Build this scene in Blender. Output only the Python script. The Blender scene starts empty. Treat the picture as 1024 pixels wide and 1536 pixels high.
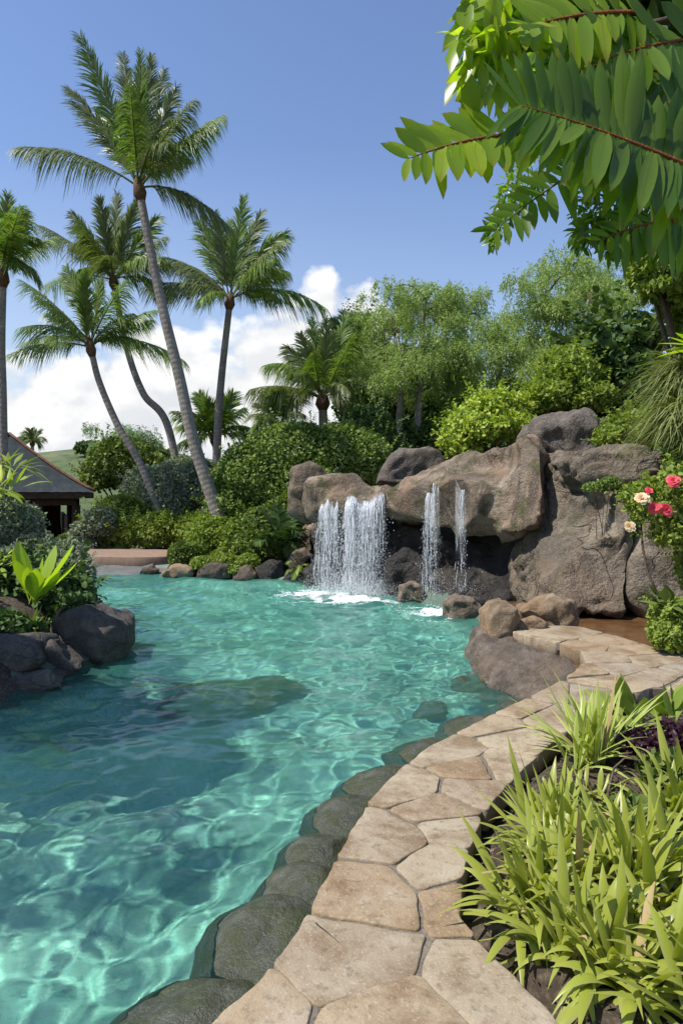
import math
EXPO = 0.6
LEAF = 1.62
SUN_E = 4.2
SKY_S = 0.12
CLOUD = 6.4
SKYTINT = (.82, .80, .90)
WAVE_A = .00165
MILK = (.02, .24)
import bpy, bmesh, math, random
import numpy as np
from mathutils import Vector, Matrix
from math import radians as R, pi, sin, cos

sc = bpy.context.scene
COL = sc.collection
rng = np.random.default_rng(7)
H0, F0, CX, CY = 1.6, 1024.0, 512.0, 730.0      # eye height, focal length, principal point of the survey photograph


def P(px, py, Y):
    """survey point: pixel of the photograph + measured distance -> metres"""
    return np.array([(px - CX) / F0 * Y, Y, H0 - (py - CY) / F0 * Y])


def G(px, py, z=0.0):
    Y = (H0 - z) * F0 / (py - CY)
    return np.array([(px - CX) / F0 * Y, Y, z])


# ------------------------------------------------------------------ camera
cam = bpy.data.cameras.new('camera')
camo = bpy.data.objects.new('camera', cam)
COL.objects.link(camo)
camo.location = (0, 0, H0)
camo.rotation_euler = (R(90), 0, 0)
cam.lens = 24
cam.sensor_fit = 'VERTICAL'
cam.sensor_height = 36
cam.shift_y = -38 / 1536
cam.clip_start = 0.05
cam.clip_end = 6000
sc.camera = camo
sc.view_settings.view_transform = 'Standard'
sc.view_settings.look = 'None'
sc.view_settings.gamma = 1
sc.view_settings.exposure = EXPO
sc.cycles.use_denoising = True
try:
    sc.cycles.denoiser = 'OPENIMAGEDENOISE'
    sc.cycles.denoising_input_passes = 'RGB_ALBEDO_NORMAL'
except Exception:
    pass
sc.cycles.max_bounces = 8
sc.cycles.diffuse_bounces = 3
sc.cycles.glossy_bounces = 3
sc.cycles.transmission_bounces = 6
sc.cycles.transparent_max_bounces = 12
sc.cycles.sample_clamp_indirect = 6
sc.cycles.caustics_reflective = False

# ------------------------------------------------------------------ sun
SUN = Vector((-0.52, -0.15, 0.83)).normalized()
L = bpy.data.lights.new('sun', 'SUN')
L.energy = SUN_E
L.angle = R(0.5)
L.color = (1.0, 0.95, 0.87)
L.cycles.is_caustics_light = True
lo = bpy.data.objects.new('sun', L)
COL.objects.link(lo)
lo.location = (-8, -1, 14)
lo.rotation_euler = SUN.to_track_quat('Z', 'Y').to_euler()


# ------------------------------------------------------------------ noise
def _hash(ix, iy, iz, seed):
    h = (ix * 374761393 + iy * 668265263 + iz * 2147483647 + seed * 1274126177) & 0xffffffff
    h = ((h ^ (h >> 13)) * 1274126177) & 0xffffffff
    h = ((h ^ (h >> 16)) * 2246822519) & 0xffffffff
    return (h ^ (h >> 15)) & 0xffffffff


_GR = np.array([[1, 1, 0], [-1, 1, 0], [1, -1, 0], [-1, -1, 0], [1, 0, 1], [-1, 0, 1], [1, 0, -1], [-1, 0, -1],
                [0, 1, 1], [0, -1, 1], [0, 1, -1], [0, -1, -1], [1, 1, 0], [-1, 1, 0], [0, -1, 1], [0, -1, -1]], float)


def perlin(p, seed=0):
    p = np.asarray(p, float)
    i = np.floor(p).astype(np.int64)
    f = p - i
    u = f * f * f * (f * (f * 6 - 15) + 10)
    r = np.zeros(len(p))
    for dx in (0, 1):
        for dy in (0, 1):
            for dz in (0, 1):
                g = _GR[_hash(i[:, 0] + dx, i[:, 1] + dy, i[:, 2] + dz, seed) % 16]
                d = f - np.array([dx, dy, dz])
                w = (u[:, 0] if dx else 1 - u[:, 0]) * (u[:, 1] if dy else 1 - u[:, 1]) * (u[:, 2] if dz else 1 - u[:, 2])
                r += w * (g * d).sum(1)
    return r


def fbm(p, o=4, seed=0, gain=.5):
    r = 0
    a = 1.0
    p = np.asarray(p, float)
    for k in range(o):
        r = r + a * perlin(p * 2 ** k + k * 17.3, seed + k)
        a *= gain
    return r


def sstep(a, b, x):
    t = np.clip((x - a) / (b - a), 0, 1)
    return t * t * (3 - 2 * t)


def nrm(v):
    v = np.asarray(v, float)
    return v / np.maximum(np.linalg.norm(v, axis=-1, keepdims=True), 1e-9)


# ------------------------------------------------------------------ objects
def tag(o, label=None, cat=None, group=None, kind=None):
    if label: o['label'] = label
    if cat: o['category'] = cat
    if group: o['group'] = group
    if kind: o['kind'] = kind
    return o


def empty(name, loc, label=None, cat=None, group=None):
    o = bpy.data.objects.new(name, None)
    COL.objects.link(o)
    o.location = [float(a) for a in loc]
    o.empty_display_size = .2
    return tag(o, label, cat, group)


def origin_of(o):
    p = np.zeros(3)
    while o is not None:
        p += np.array(o.location)
        o = o.parent
    return p


class MB:
    """collects vertices and faces of ONE mesh"""

    def __init__(s):
        s.V, s.F, s.U, s.n = [], [], [], 0

    def add(s, V, F, U=None):
        V = np.asarray(V, float).reshape(-1, 3)
        s.V.append(V)
        for f in (F if isinstance(F, list) else [F]):
            f = np.asarray(f, np.int64)
            if len(f): s.F.append(f + s.n)
        s.U.append(np.zeros((len(V), 2)) if U is None else np.asarray(U, float).reshape(-1, 2))
        s.n += len(V)
        return s

    def build(s, name, mat, parent=None, smooth=True, loc=None, label=None):
        V = np.concatenate(s.V)
        U = np.concatenate(s.U)
        off = origin_of(parent) if parent is not None else np.zeros(3)
        loc = np.zeros(3) if loc is None else np.asarray(loc, float)
        V = V - off - loc
        me = bpy.data.meshes.new(name)
        me.vertices.add(len(V))
        me.vertices.foreach_set('co', V.astype(np.float32).ravel())
        vi = np.concatenate([f.ravel() for f in s.F])
        tot = np.concatenate([np.full(len(f), f.shape[1]) for f in s.F])
        st = np.concatenate([[0], np.cumsum(tot)[:-1]])
        me.loops.add(len(vi))
        me.loops.foreach_set('vertex_index', vi.astype(np.int32))
        me.polygons.add(len(tot))
        me.polygons.foreach_set('loop_start', st.astype(np.int32))
        me.polygons.foreach_set('loop_total', tot.astype(np.int32))
        uv = me.uv_layers.new(name='UVMap')
        uv.data.foreach_set('uv', U[vi].astype(np.float32).ravel())
        me.update(calc_edges=True)
        me.validate()
        me.polygons.foreach_set('use_smooth', np.full(len(me.polygons), smooth))
        me.materials.append(mat)
        o = bpy.data.objects.new(name, me)
        o.location = loc
        COL.objects.link(o)
        if parent is not None: o.parent = parent
        if label: o['label'] = label
        return o


def grid_faces(ny, nx, wrap=False):
    i = np.arange(nx * ny).reshape(ny, nx)
    if wrap: i = np.concatenate([i, i[:, :1]], 1)
    return np.stack([i[:-1, :-1], i[:-1, 1:], i[1:, 1:], i[1:, :-1]], -1).reshape(-1, 4)


def heightgrid(xs, ys, fn):
    X, Y = np.meshgrid(xs, ys)
    Z = fn(X.ravel(), Y.ravel())
    return np.stack([X.ravel(), Y.ravel(), Z], -1), grid_faces(len(ys), len(xs))


def catmull(pts, n):
    p = np.asarray(pts, float)
    p = np.vstack([2 * p[0] - p[1], p, 2 * p[-1] - p[-2]])
    k = len(p) - 3
    t = np.linspace(0, k - 1e-6, n)
    i = t.astype(int)
    f = (t - i)[:, None]
    a, b, c, d = p[i], p[i + 1], p[i + 2], p[i + 3]
    return .5 * (2 * b + (c - a) * f + (2 * a - 5 * b + 4 * c - d) * f ** 2 + (3 * b - a - 3 * c + d) * f ** 3)


def tube(pts, rad, k=8, cap=True):
    pts = np.asarray(pts, float)
    n = len(pts)
    rad = np.broadcast_to(np.asarray(rad, float), (n,))
    T = nrm(np.gradient(pts, axis=0))
    ref = np.array([1.0, 0, 0]) if abs(T[0][0]) < .8 else np.array([0, 1.0, 0])
    A = np.zeros((n, 3))
    a = ref
    for i in range(n):
        a = a - T[i] * (a @ T[i])
        a = a / np.linalg.norm(a)
        A[i] = a
    B = np.cross(T, A)
    th = np.linspace(0, 2 * pi, k, endpoint=False)
    V = pts[:, None] + rad[:, None, None] * (np.cos(th)[None, :, None] * A[:, None] + np.sin(th)[None, :, None] * B[:, None])
    s = np.concatenate([[0], np.cumsum(np.linalg.norm(np.diff(pts, axis=0), axis=1))])
    U = np.stack([np.broadcast_to(th / (2 * pi), (n, k)), np.broadcast_to(s[:, None], (n, k))], -1)
    F = [grid_faces(n, k, True)]
    V = V.reshape(-1, 3)
    U = U.reshape(-1, 2)
    if cap:
        V = np.vstack([V, pts[0], pts[-1]])
        U = np.vstack([U, [.5, 0], [.5, s[-1]]])
        i = np.arange(k)
        j = (i + 1) % k
        F.append(np.concatenate([np.stack([j, i, np.full(k, n * k)], -1), np.stack([(n - 1) * k + i, (n - 1) * k + j, np.full(k, n * k + 1)], -1)]))
    return V, F, U


# ------------------------------------------------------------------ leaves
TEMPL = {
    'diamond': (np.array([[0, 0, 0], [.45, -1, .25], [1, 0, -.15], [.45, 1, .25]]), np.array([[0, 1, 2], [0, 2, 3]])),
    'leaf': (np.array([[0, 0, 0], [.28, -.8, .25], [.3, 0, .04], [.28, .8, .25], [.65, -.8, .2], [.66, 0, 0], [.65, .8, .2], [1, 0, -.3]]),
             np.array([[0, 1, 2], [0, 2, 3], [1, 4, 5], [1, 5, 2], [2, 5, 6], [2, 6, 3], [4, 7, 5], [5, 7, 6]])),
}


def leaves(pos, d, up, Ln, W, kind='diamond'):
    T, F = TEMPL[kind]
    pos, d, up = np.asarray(pos), nrm(d), np.asarray(up, float)
    s = nrm(np.cross(d, up))
    u = np.cross(s, d)
    N = len(pos)
    Ln = np.broadcast_to(Ln, (N,))[:, None, None]
    W = np.broadcast_to(W, (N,))[:, None, None]
    V = pos[:, None] + Ln * T[None, :, 0:1] * d[:, None] + W * (T[None, :, 1:2] * s[:, None] + T[None, :, 2:3] * u[:, None])
    k = len(T)
    Fa = (F[None] + (np.arange(N) * k)[:, None, None]).reshape(-1, 3)
    U = np.broadcast_to(np.stack([T[:, 1] * .5 + .5, T[:, 0]], -1)[None], (N, k, 2)).reshape(-1, 2)
    return V.reshape(-1, 3), [Fa], U


def strips(base, dirs, side, Ln, W, droop, prof=(.55, 1, .8, .04), us=None, fold=0.0, droop_dir=(0, 0, -1)):
    """strap leaves: base,dirs,side (N,3); bend by gravity; returns V,F,U. fold>0 gives a V section"""
    N = len(base)
    prof = np.asarray(prof, float)
    m = len(prof)
    us = np.linspace(0, 1, m) if us is None else np.asarray(us)
    Ln = np.broadcast_to(np.asarray(Ln, float), (N,))
    W = np.broadcast_to(np.asarray(W, float), (N,))
    droop = np.broadcast_to(np.asarray(droop, float), (N,))
    dd = np.asarray(droop_dir, float)
    C = base[:, None] + Ln[:, None, None] * (us[None, :, None] * dirs[:, None] + (droop[:, None] * us[None] ** 2)[..., None] * dd)
    T = nrm(np.gradient(C, axis=1))
    S = nrm(side[:, None] - T * (side[:, None] * T).sum(-1, keepdims=True))
    Nn = np.cross(S, T)
    hw = (W[:, None] * prof[None] * .5)[..., None]
    if fold > 0:
        V = np.stack([C - S * hw + Nn * hw * fold, C, C + S * hw + Nn * hw * fold], 2)
        k = 3
        uu = np.array([0, .5, 1])
    else:
        V = np.stack([C - S * hw, C + S * hw], 2)
        k = 2
        uu = np.array([0, 1.0])
    U = np.stack([np.broadcast_to(uu[None, None], (N, m, k)), np.broadcast_to(us[None, :, None], (N, m, k))], -1)
    g = grid_faces(m, k)
    F = (g[None] + (np.arange(N) * m * k)[:, None, None]).reshape(-1, 4)
    return V.reshape(-1, 3), [F], U.reshape(-1, 2)


# ------------------------------------------------------------------ materials
class NM:
    def __init__(s, name):
        s.m = bpy.data.materials.new(name)
        s.m.use_nodes = True
        s.t = s.m.node_tree
        s.b = s.t.nodes['Principled BSDF']
        s.out = s.t.nodes['Material Output']

    def n(s, typ, **kw):
        nd = s.t.nodes.new('ShaderNode' + typ)
        for k, v in kw.items():
            if k[0] == 'i' and k[1:].isdigit():
                s.put(nd.inputs[int(k[1:])], v)
            elif k.startswith('in_'):
                s.put(nd.inputs[k[3:].replace('_', ' ')], v)
            else:
                setattr(nd, k, v)
        return nd

    def put(s, sock, v):
        if isinstance(v, bpy.types.NodeSocket):
            s.t.links.new(v, sock)
        elif isinstance(v, bpy.types.Node):
            s.t.links.new(v.outputs[0], sock)
        elif isinstance(v, (tuple, list)) and len(v) == 3 and sock.type == 'RGBA':
            sock.default_value = (*v, 1)
        else:
            sock.default_value = v

    def noise(s, scale, detail=4, rough=.55, vec=None, dist=0):
        nd = s.n('TexNoise')
        nd.inputs['Scale'].default_value = scale
        nd.inputs['Detail'].default_value = detail
        nd.inputs['Roughness'].default_value = rough
        nd.inputs['Distortion'].default_value = dist
        if vec is not None: s.put(nd.inputs['Vector'], vec)
        return nd.outputs['Fac']

    def voro(s, scale, vec=None, feature='F1', out='Distance', rnd=1.0):
        nd = s.n('TexVoronoi', feature=feature)
        nd.inputs['Scale'].default_value = scale
        nd.inputs['Randomness'].default_value = rnd
        if vec is not None: s.put(nd.inputs['Vector'], vec)
        return nd.outputs[out]

    def ramp(s, fac, stops, interp='LINEAR'):
        nd = s.n('ValToRGB')
        s.put(nd.inputs[0], fac)
        e = nd.color_ramp.elements
        nd.color_ramp.interpolation = interp
        while len(e) < len(stops): e.new(.5)
        for el, (p, c) in zip(e, stops):
            el.position = p
            el.color = (c, c, c, 1) if isinstance(c, (int, float)) else (*c, 1)
        return nd.outputs[0]

    def mix(s, f, a, b, mode='MIX'):
        nd = s.n('Mix', data_type='RGBA', blend_type=mode)
        s.put(nd.inputs[0], f)
        s.put(nd.inputs[6], a)
        s.put(nd.inputs[7], b)
        return nd.outputs[2]

    def math(s, op, a, b=0.0, c=0.0):
        nd = s.n('Math', operation=op)
        s.put(nd.inputs[0], a)
        s.put(nd.inputs[1], b)
        s.put(nd.inputs[2], c)
        return nd.outputs[0]

    def mapr(s, v, a, b, c, d):
        nd = s.n('MapRange')
        for i, x in enumerate((v, a, b, c, d)): s.put(nd.inputs[i], x)
        return nd.outputs[0]

    def coord(s, which='Object'):
        return s.n('TexCoord').outputs[which]

    def geo(s, which):
        return s.n('NewGeometry').outputs[which]

    def bump(s, h, strength=.4, dist=.02, normal=None):
        nd = s.n('Bump')
        nd.inputs['Strength'].default_value = strength
        nd.inputs['Distance'].default_value = dist
        s.put(nd.inputs['Height'], h)
        if normal is not None: s.put(nd.inputs['Normal'], normal)
        return nd.outputs[0]

    def set(s, **kw):
        for k, v in kw.items():
            s.put(s.b.inputs[k.replace('_', ' ')], v)
        return s


def leaf_mat(name, cols, trans=.35, rough=.5, spec=.3, tint=(1.0, 1.1, .4), stripe=None, tip=None, vein=None):
    m = NM(name)
    r = m.geo('Random Per Island')
    cols = [tuple(min(.8, x * LEAF) for x in q) for q in cols]
    k = len(cols)
    c = m.ramp(r, [(i / (k - 1), q) for i, q in enumerate(cols)])
    uv = m.n('SeparateXYZ', i0=m.coord('UV'))
    if stripe is not None:
        d = m.math('ABSOLUTE', m.math('SUBTRACT', uv.outputs[0], .5))
        nz = m.math('MULTIPLY', m.math('SUBTRACT', m.noise(9, 2, vec=m.coord('Object')), .5), .25)
        f = m.ramp(m.math('ADD', d, nz), [(stripe[1], 0.0), (stripe[2], 1.0)])
        c = m.mix(f, c, stripe[0])
    if vein is not None:
        d = m.math('ABSOLUTE', m.math('SUBTRACT', uv.outputs[0], .5))
        c = m.mix(m.ramp(d, [(.0, .8), (.05, 0.0)]), c, vein)
    if tip is not None:
        c = m.mix(m.ramp(uv.outputs[1], [(tip[1], 0.0), (1, 1.0)]), c, tip[0])
    # soft blotches of older and younger leaf
    c = m.mix(m.mapr(m.noise(1.3, 2, vec=m.coord('Object')), .35, .7, .0, .5), c, m.mix(.5, c, cols[-1]))
    m.set(Base_Color=c, Roughness=rough)
    m.b.inputs['Specular IOR Level'].default_value = spec
    t = m.n('BsdfTranslucent')
    m.put(t.inputs[0], m.mix(1.0, c, (*tint,), 'MULTIPLY'))
    a = m.n('AddShader')
    mx = m.n('MixShader')
    mx.inputs[0].default_value = trans
    m.t.links.new(m.b.outputs[0], mx.inputs[1])
    m.t.links.new(t.outputs[0], mx.inputs[2])
    m.t.nodes.remove(a)
    m.t.links.new(mx.outputs[0], m.out.inputs[0])
    return m.m


def rock_mat(name, dark, mid, light, scale=1.0, wet=.75, moss=None, bump=.55, rust=None, stain=0.0, crack=.5):
    m = NM(name)
    v = m.coord('Object')
    n1 = m.noise(1.4 * scale, 6, .62, v, .4)
    n2 = m.noise(7 * scale, 5, .6, v)
    n3 = m.noise(38 * scale, 3, .65, v)
    c = m.ramp(n1, [(.3, dark), (.5, mid), (.7, light)])
    c = m.mix(m.mapr(n2, .42, .68, 0, .75), c, dark)
    if rust is not None:
        c = m.mix(m.mapr(m.noise(1.1 * scale, 4, .6, m.n('Mapping', i0=v, i1=(3.1, 5.2, 1.7)).outputs[0], .5), .48, .64, 0, .55), c, rust)
    if stain:
        nz = m.math('ABSOLUTE', m.n('SeparateXYZ', i0=m.geo('Normal')).outputs[2])
        st = m.noise(3.2 * scale, 4, .6, m.n('Mapping', i0=v, i3=(1.6, 1.6, .16)).outputs[0], .3)
        c = m.mix(m.math('MULTIPLY', m.mapr(st, .5, .64, 0, stain), m.mapr(nz, .15, .6, 1, 0)), c, tuple(x * .55 for x in dark))
    # pale mineral speckle and dark pits
    c = m.mix(m.mapr(n3, .56, .74, 0, .4), c, tuple(min(1, x * 1.4) for x in light))
    c = m.mix(m.mapr(n3, .28, .42, .6, 0), c, tuple(x * .45 for x in dark))
    if moss is not None:
        z = m.n('SeparateXYZ', i0=m.geo('Normal')).outputs[2]
        f = m.math('MULTIPLY', m.mapr(m.noise(3.5 * scale, 5, .65, v), moss[1], moss[1] + .16, 0, 1), m.mapr(z, moss[2], moss[2] + .5, 0, 1))
        c = m.mix(f, c, moss[0])
    h = m.math('ADD', m.math('MULTIPLY', n2, 1.0), m.math('ADD', m.math('MULTIPLY', n3, .45), m.math('MULTIPLY', m.noise(110 * scale, 2, .6, v), .16)))
    # hairline cracks along winding fracture lines
    fr = m.math('ABSOLUTE', m.math('SUBTRACT', m.noise(1.15 * scale, 3, .6, v, .35), .5))
    fr = m.math('MULTIPLY', m.mapr(fr, .0, .0065, 1, 0), m.mapr(m.noise(.9 * scale, 2, .5, m.n('Mapping', i0=v, i1=(7.3, 2.1, 4.4)).outputs[0]), .42, .55, 0, 1))
    c = m.mix(m.math('MULTIPLY', fr, crack), c, tuple(x * .3 for x in dark))
    h = m.math('SUBTRACT', h, m.math('MULTIPLY', fr, crack * .6))
    m.set(Base_Color=c, Roughness=m.mapr(n2, .3, .7, wet - .12, wet + .12), Normal=m.bump(h, min(1, bump * 1.35), .08 / scale))
    m.b.inputs['Specular IOR Level'].default_value = .35
    return m.m
# ------------------------------------------------------------------ sky and clouds
w = bpy.data.worlds.new('World')
sc.world = w
w.use_nodes = True
w.cycles.sampling_method = 'MANUAL'
w.cycles.sample_map_resolution = 256


class WM(NM):
    def __init__(s):
        s.t = w.node_tree
        s.out = s.t.nodes['World Output']


wm = WM()
sky = wm.n('TexSky', sky_type='NISHITA', sun_disc=False)
sky.sun_elevation = math.asin(SUN.z)
sky.sun_rotation = math.atan2(SUN.x, SUN.y)
sky.air_density = 1.25
sky.dust_density = .25
sky.ozone_density = 3.2
dirv = wm.n('SeparateXYZ', i0=wm.coord('Generated'))
dx, dy, dz = dirv.outputs
ay = wm.math('MAXIMUM', wm.math('ABSOLUTE', dy), .08)
u = wm.math('DIVIDE', dx, ay)
v = wm.math('DIVIDE', dz, ay)
uv = wm.n('CombineXYZ', i0=u, i1=v).outputs[0]
uvs = wm.n('Mapping', i0=uv, i3=(1.0, 1.35, 1.0)).outputs[0]


def cloud_density(vec):
    big = wm.noise(4.2, 2, .5, vec)
    puff = wm.voro(9.0, wm.mix(.06, vec, wm.n('TexNoise', i0=vec, in_Scale=9.0).outputs[1]), 'F1')
    puff2 = wm.voro(21.0, wm.mix(.05, vec, wm.n('TexNoise', i0=vec, in_Scale=20.0).outputs[1]), 'F1')
    fine = wm.noise(26, 7, .62, vec)
    d = wm.math('MULTIPLY', big, 1.0)
    d = wm.math('SUBTRACT', d, wm.math('MULTIPLY', puff, .42))
    d = wm.math('SUBTRACT', d, wm.math('MULTIPLY', puff2, .22))
    return wm.math('ADD', d, wm.math('MULTIPLY', wm.math('SUBTRACT', fine, .5), .34))


d0 = cloud_density(uvs)
# bank top height against bearing
fc = wm.n('FloatCurve')
cv = fc.mapping.curves[0]
pts = [(0.0, .27), (.06, .24), (.17, .27), (.25, .345), (.3, .325), (.335, .275), (.39, .31), (.43, .345), (.48, .345), (.5, .31), (.525, .33), (.55, .345), (.58, .29), (.66, .12), (.8, .06), (1, .1)]
while len(cv.points) < len(pts): cv.points.new(.5, .5)
for p_, (a_, b_) in zip(cv.points, pts):
    p_.location = (a_, b_)
fc.mapping.update()
wm.put(fc.inputs['Value'], wm.mapr(u, -.5, .5, 0, 1))
top = fc.outputs[0]
gap = wm.math('SUBTRACT', top, v)                       # >0 below the bank's top
body = wm.mapr(gap, -.09, .13, -.55, .46)
dens = wm.math('ADD', d0, body)
cover = wm.mapr(dens, .27, .44, 0, 1)
up_ = wm.n('VectorMath', operation='ADD', i0=uvs, i1=(-.018, .03, 0)).outputs[0]
d1 = wm.math('ADD', cloud_density(up_), body)
lit = wm.mapr(wm.math('SUBTRACT', dens, d1), -.10, .12, 0, 1)
low = wm.mapr(gap, .02, .26, 0, 1)
shade = wm.math('MULTIPLY', wm.math('SUBTRACT', 1, wm.math('MULTIPLY', low, .38)), wm.mapr(lit, 0, 1, .55, 1))
ccol = wm.mix(shade, (.50, .54, .60), (1.0, .99, .97))
cl = wm.mix(1.0, ccol, (CLOUD,) * 3, 'MULTIPLY')
skyc = wm.mix(1.0, sky.outputs[0], SKYTINT, 'MULTIPLY')
# thin veil low in the sky
veil = wm.math('MULTIPLY', wm.mapr(v, .02, .5, .5, 0), wm.mapr(u, -.5, .4, 1, .25))
skyc = wm.mix(veil, skyc, (CLOUD * .62, CLOUD * .68, CLOUD * .76))
bg = w.node_tree.nodes['Background']
wm.put(bg.inputs[0], wm.mix(cover, skyc, cl))
bg.inputs[1].default_value = SKY_S

# ------------------------------------------------------------------ plan of the place (metres; x right, y away)
COPING = [(-.62, .9), (-.52, 1.7), (-.40, 2.03), (-.256, 2.24), (-.13, 2.56), (-.034, 2.925), (.11, 3.41), (.30, 3.82), (.525, 4.2), (1.07, 4.82),
          (1.62, 5.42), (2.02, 5.92), (2.24, 6.3), (2.31, 6.6), (2.22, 6.95), (2.02, 7.25), (1.86, 7.5)]
BACKEDGE = [(1.98, 7.78), (2.45, 7.85), (2.72, 7.8), (2.97, 7.28), (3.1, 6.8), (3.3, 6.42), (4.0, 5.95), (5.2, 5.5), (7, 5.2)]
BEDEDGE = [(7, 4.3), (5.2, 4.55), (3.4, 5.0), (2.47, 5.45), (1.75, 4.8), (1.35, 4.3), (.95, 3.75), (.68, 3.3), (.54, 2.925), (.445, 2.56), (.53, 2.3), (.64, 2.1), (.7, 1.9), (.9, .9)]
PATH = np.array(COPING + BACKEDGE + BEDEDGE)
POOL = np.array([(-.75, .3), (-.66, 1.6), (-.52, 2.2), (-.28, 2.75), (-.1, 3.3), (.12, 3.9), (.42, 4.45), (.95, 5.05), (1.5, 5.65), (1.9, 6.2), (2.2, 7.0), (2.0, 7.9), (1.85, 9.2),
                 (1.75, 10.6), (1.2, 11.6), (.4, 13), (-.4, 14), (-1.2, 14.3), (-2.2, 14.5), (-3.2, 14.8), (-3.7, 15.4), (-5.4, 15.6), (-6.4, 14.5), (-6, 12.6), (-4.4, 11.6), (-3.4, 9.8),
                 (-2.6, 8.2), (-2.65, 7.0), (-3.05, 6.2), (-4, 5.7), (-6, 5), (-8, 3.5), (-9, 0), (-9, -2.5), (-.9, -2.5)])


def sdf(poly, x, y):
    """signed distance to a polygon, negative inside"""
    x, y = np.asarray(x, float), np.asarray(y, float)
    d = np.full(x.shape, 1e9)
    ins = np.zeros(x.shape, bool)
    n = len(poly)
    for i in range(n):
        a, b = poly[i], poly[(i + 1) % n]
        e = b - a
        wx, wy = x - a[0], y - a[1]
        t = np.clip((wx * e[0] + wy * e[1]) / (e @ e), 0, 1)
        d = np.minimum(d, (wx - e[0] * t) ** 2 + (wy - e[1] * t) ** 2)
        c = (a[1] > y) != (b[1] > y)
        with np.errstate(divide='ignore', invalid='ignore'):
            xi = (b[0] - a[0]) * (y - a[1]) / (b[1] - a[1] + 1e-12) + a[0]
        ins ^= c & (x < xi)
    return np.where(ins, -1, 1) * np.sqrt(d)


WZ = -.35


def land(x, y):
    """height of dry ground"""
    x, y = np.asarray(x, float), np.asarray(y, float)
    d = sdf(POOL, x, y)
    q = np.stack([x, y, 0 * x], -1)
    bank = sstep(-1.5, .5, x)
    z = -.42 + (.40 + .22 * bank) * sstep(-.1, 1.5, d) + .04 * fbm(q * .8, 3, 3) + .25 * bank * sstep(0, 6, d)
    z += .04 * np.clip(y - 18.5, 0, 60) + .35 * sstep(-2.8, -3.6, x) * sstep(5, 7, y) * (1 - sstep(11, 12.5, y))
    hillr = sstep(12.9, 15.2, y - .35 * np.clip(2.2 - x, -2.5, 6)) * sstep(-1.2, 1.6, x)
    z += 1.15 * hillr
    z += .8 * sstep(3.6, 6.5, x) * sstep(6.0, 8.5, y)
    near = sstep(-.9, -.5, x - .0) * (1 - sstep(6.0, 7.2, y)) * sstep(-.05, .12, d)
    z = z * (1 - near) + near * (-.03 + .03 * fbm(q * 3, 3, 5))
    inpath = sdf(PATH, x, y)
    z = np.where(inpath < .06, np.minimum(z, -.16), z)
    tr = sstep(2.25, 2.6, x) * sstep(6.1, 6.6, y + .4 * (x - 2.6)) * (1 - sstep(9.6, 10.6, y)) * (1 - sstep(4.6, 5.6, x))
    z = z * (1 - tr) + tr * (-.27)
    hol = sstep(-.4, .3, x) * (1 - sstep(3.1, 3.7, x)) * sstep(9.4, 10.2, y) * (1 - sstep(12.8, 13.4, y))
    z = z * (1 - hol) + hol * (-.55)
    beach = np.exp(-(((x + 4.4) / 1.1) ** 2 + ((y - 15.9) / .8) ** 2))
    z = z - .25 * beach
    z -= .9 * np.exp(-(((x + 9) / 3) ** 2 + ((y - 20.5) / 3.0) ** 2))
    return z


def axis(lo_, hi_, step, far, nfar=22):
    c = np.arange(lo_, hi_ + step / 2, step)
    g = np.geomspace(step * 2, far, nfar)
    return np.concatenate([lo_ - g[::-1], c, hi_ + g])


m = NM('soil_and_litter')
vv = m.coord('Object')
c = m.ramp(m.noise(2.0, 6, .65, vv), [(.3, (.028, .019, .012)), (.52, (.06, .042, .027)), (.72, (.12, .09, .06))])
c = m.mix(m.mapr(m.noise(35, 3, .6, vv), .5, .66, 0, .7), c, (.16, .125, .085))
g_ = m.mapr(m.n('SeparateXYZ', i0=vv).outputs[1], 17, 30, 0, 1)
c = m.mix(g_, c, m.ramp(m.noise(.5, 5, .6, vv), [(.3, (.035, .06, .015)), (.7, (.09, .12, .03))]))
m.set(Base_Color=c, Roughness=.95, Normal=m.bump(m.noise(45, 5, .7, vv), .8, .03))
MAT_SOIL = m.m


def ground_z(x, y):
    z = land(x, y)
    d = sdf(POOL, x, y)
    lowb = (sdf(PATH, x, y) > -.02) & (d < .32) & (y < 7.3) & (x < 2.2) & (x > -1.6)
    z = np.where(lowb, -1.0, z)
    return np.where(d < -.05, -2.4, z)


V, F = heightgrid(axis(-12, 8, .11, 900), axis(-1, 22, .11, 2200), ground_z)
o = MB().add(V, F).build('ground', MAT_SOIL)
tag(o, kind='structure')

# ------------------------------------------------------------------ pool
def floor_z(x, y):
    d = -sdf(POOL, x, y)
    q = np.stack([x, y, 0 * x], -1)
    deep = .95 + .35 * sstep(-1.2, -4, x)
    return WZ - .1 - deep * sstep(-.25, 1.25, d) + .06 * fbm(q * 1.2, 3, 11) + .35 * sstep(.1, -.5, d) * np.maximum(sstep(7.5, 9, y), sstep(-1.5, -2.5, x))


m = NM('pool_plaster')
vv = m.coord('Object')
c = m.ramp(m.noise(1.1, 5, .6, vv), [(.32, (.09, .28, .235)), (.55, (.16, .41, .345)), (.72, (.25, .49, .41))])
sp = m.noise(42, 4, .75, vv)
c = m.mix(m.mapr(sp, .5, .62, 0, .8), c, (.50, .70, .56))
c = m.mix(m.mapr(sp, .36, .47, .8, 0), c, (.02, .12, .105))
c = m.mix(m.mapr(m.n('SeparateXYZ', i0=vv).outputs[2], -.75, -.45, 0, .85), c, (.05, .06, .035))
m.set(Base_Color=c, Roughness=.6)
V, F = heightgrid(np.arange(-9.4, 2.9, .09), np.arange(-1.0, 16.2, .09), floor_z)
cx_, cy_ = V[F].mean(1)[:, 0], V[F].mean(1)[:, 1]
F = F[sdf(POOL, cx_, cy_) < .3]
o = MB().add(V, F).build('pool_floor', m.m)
tag(o, kind='structure')
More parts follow.
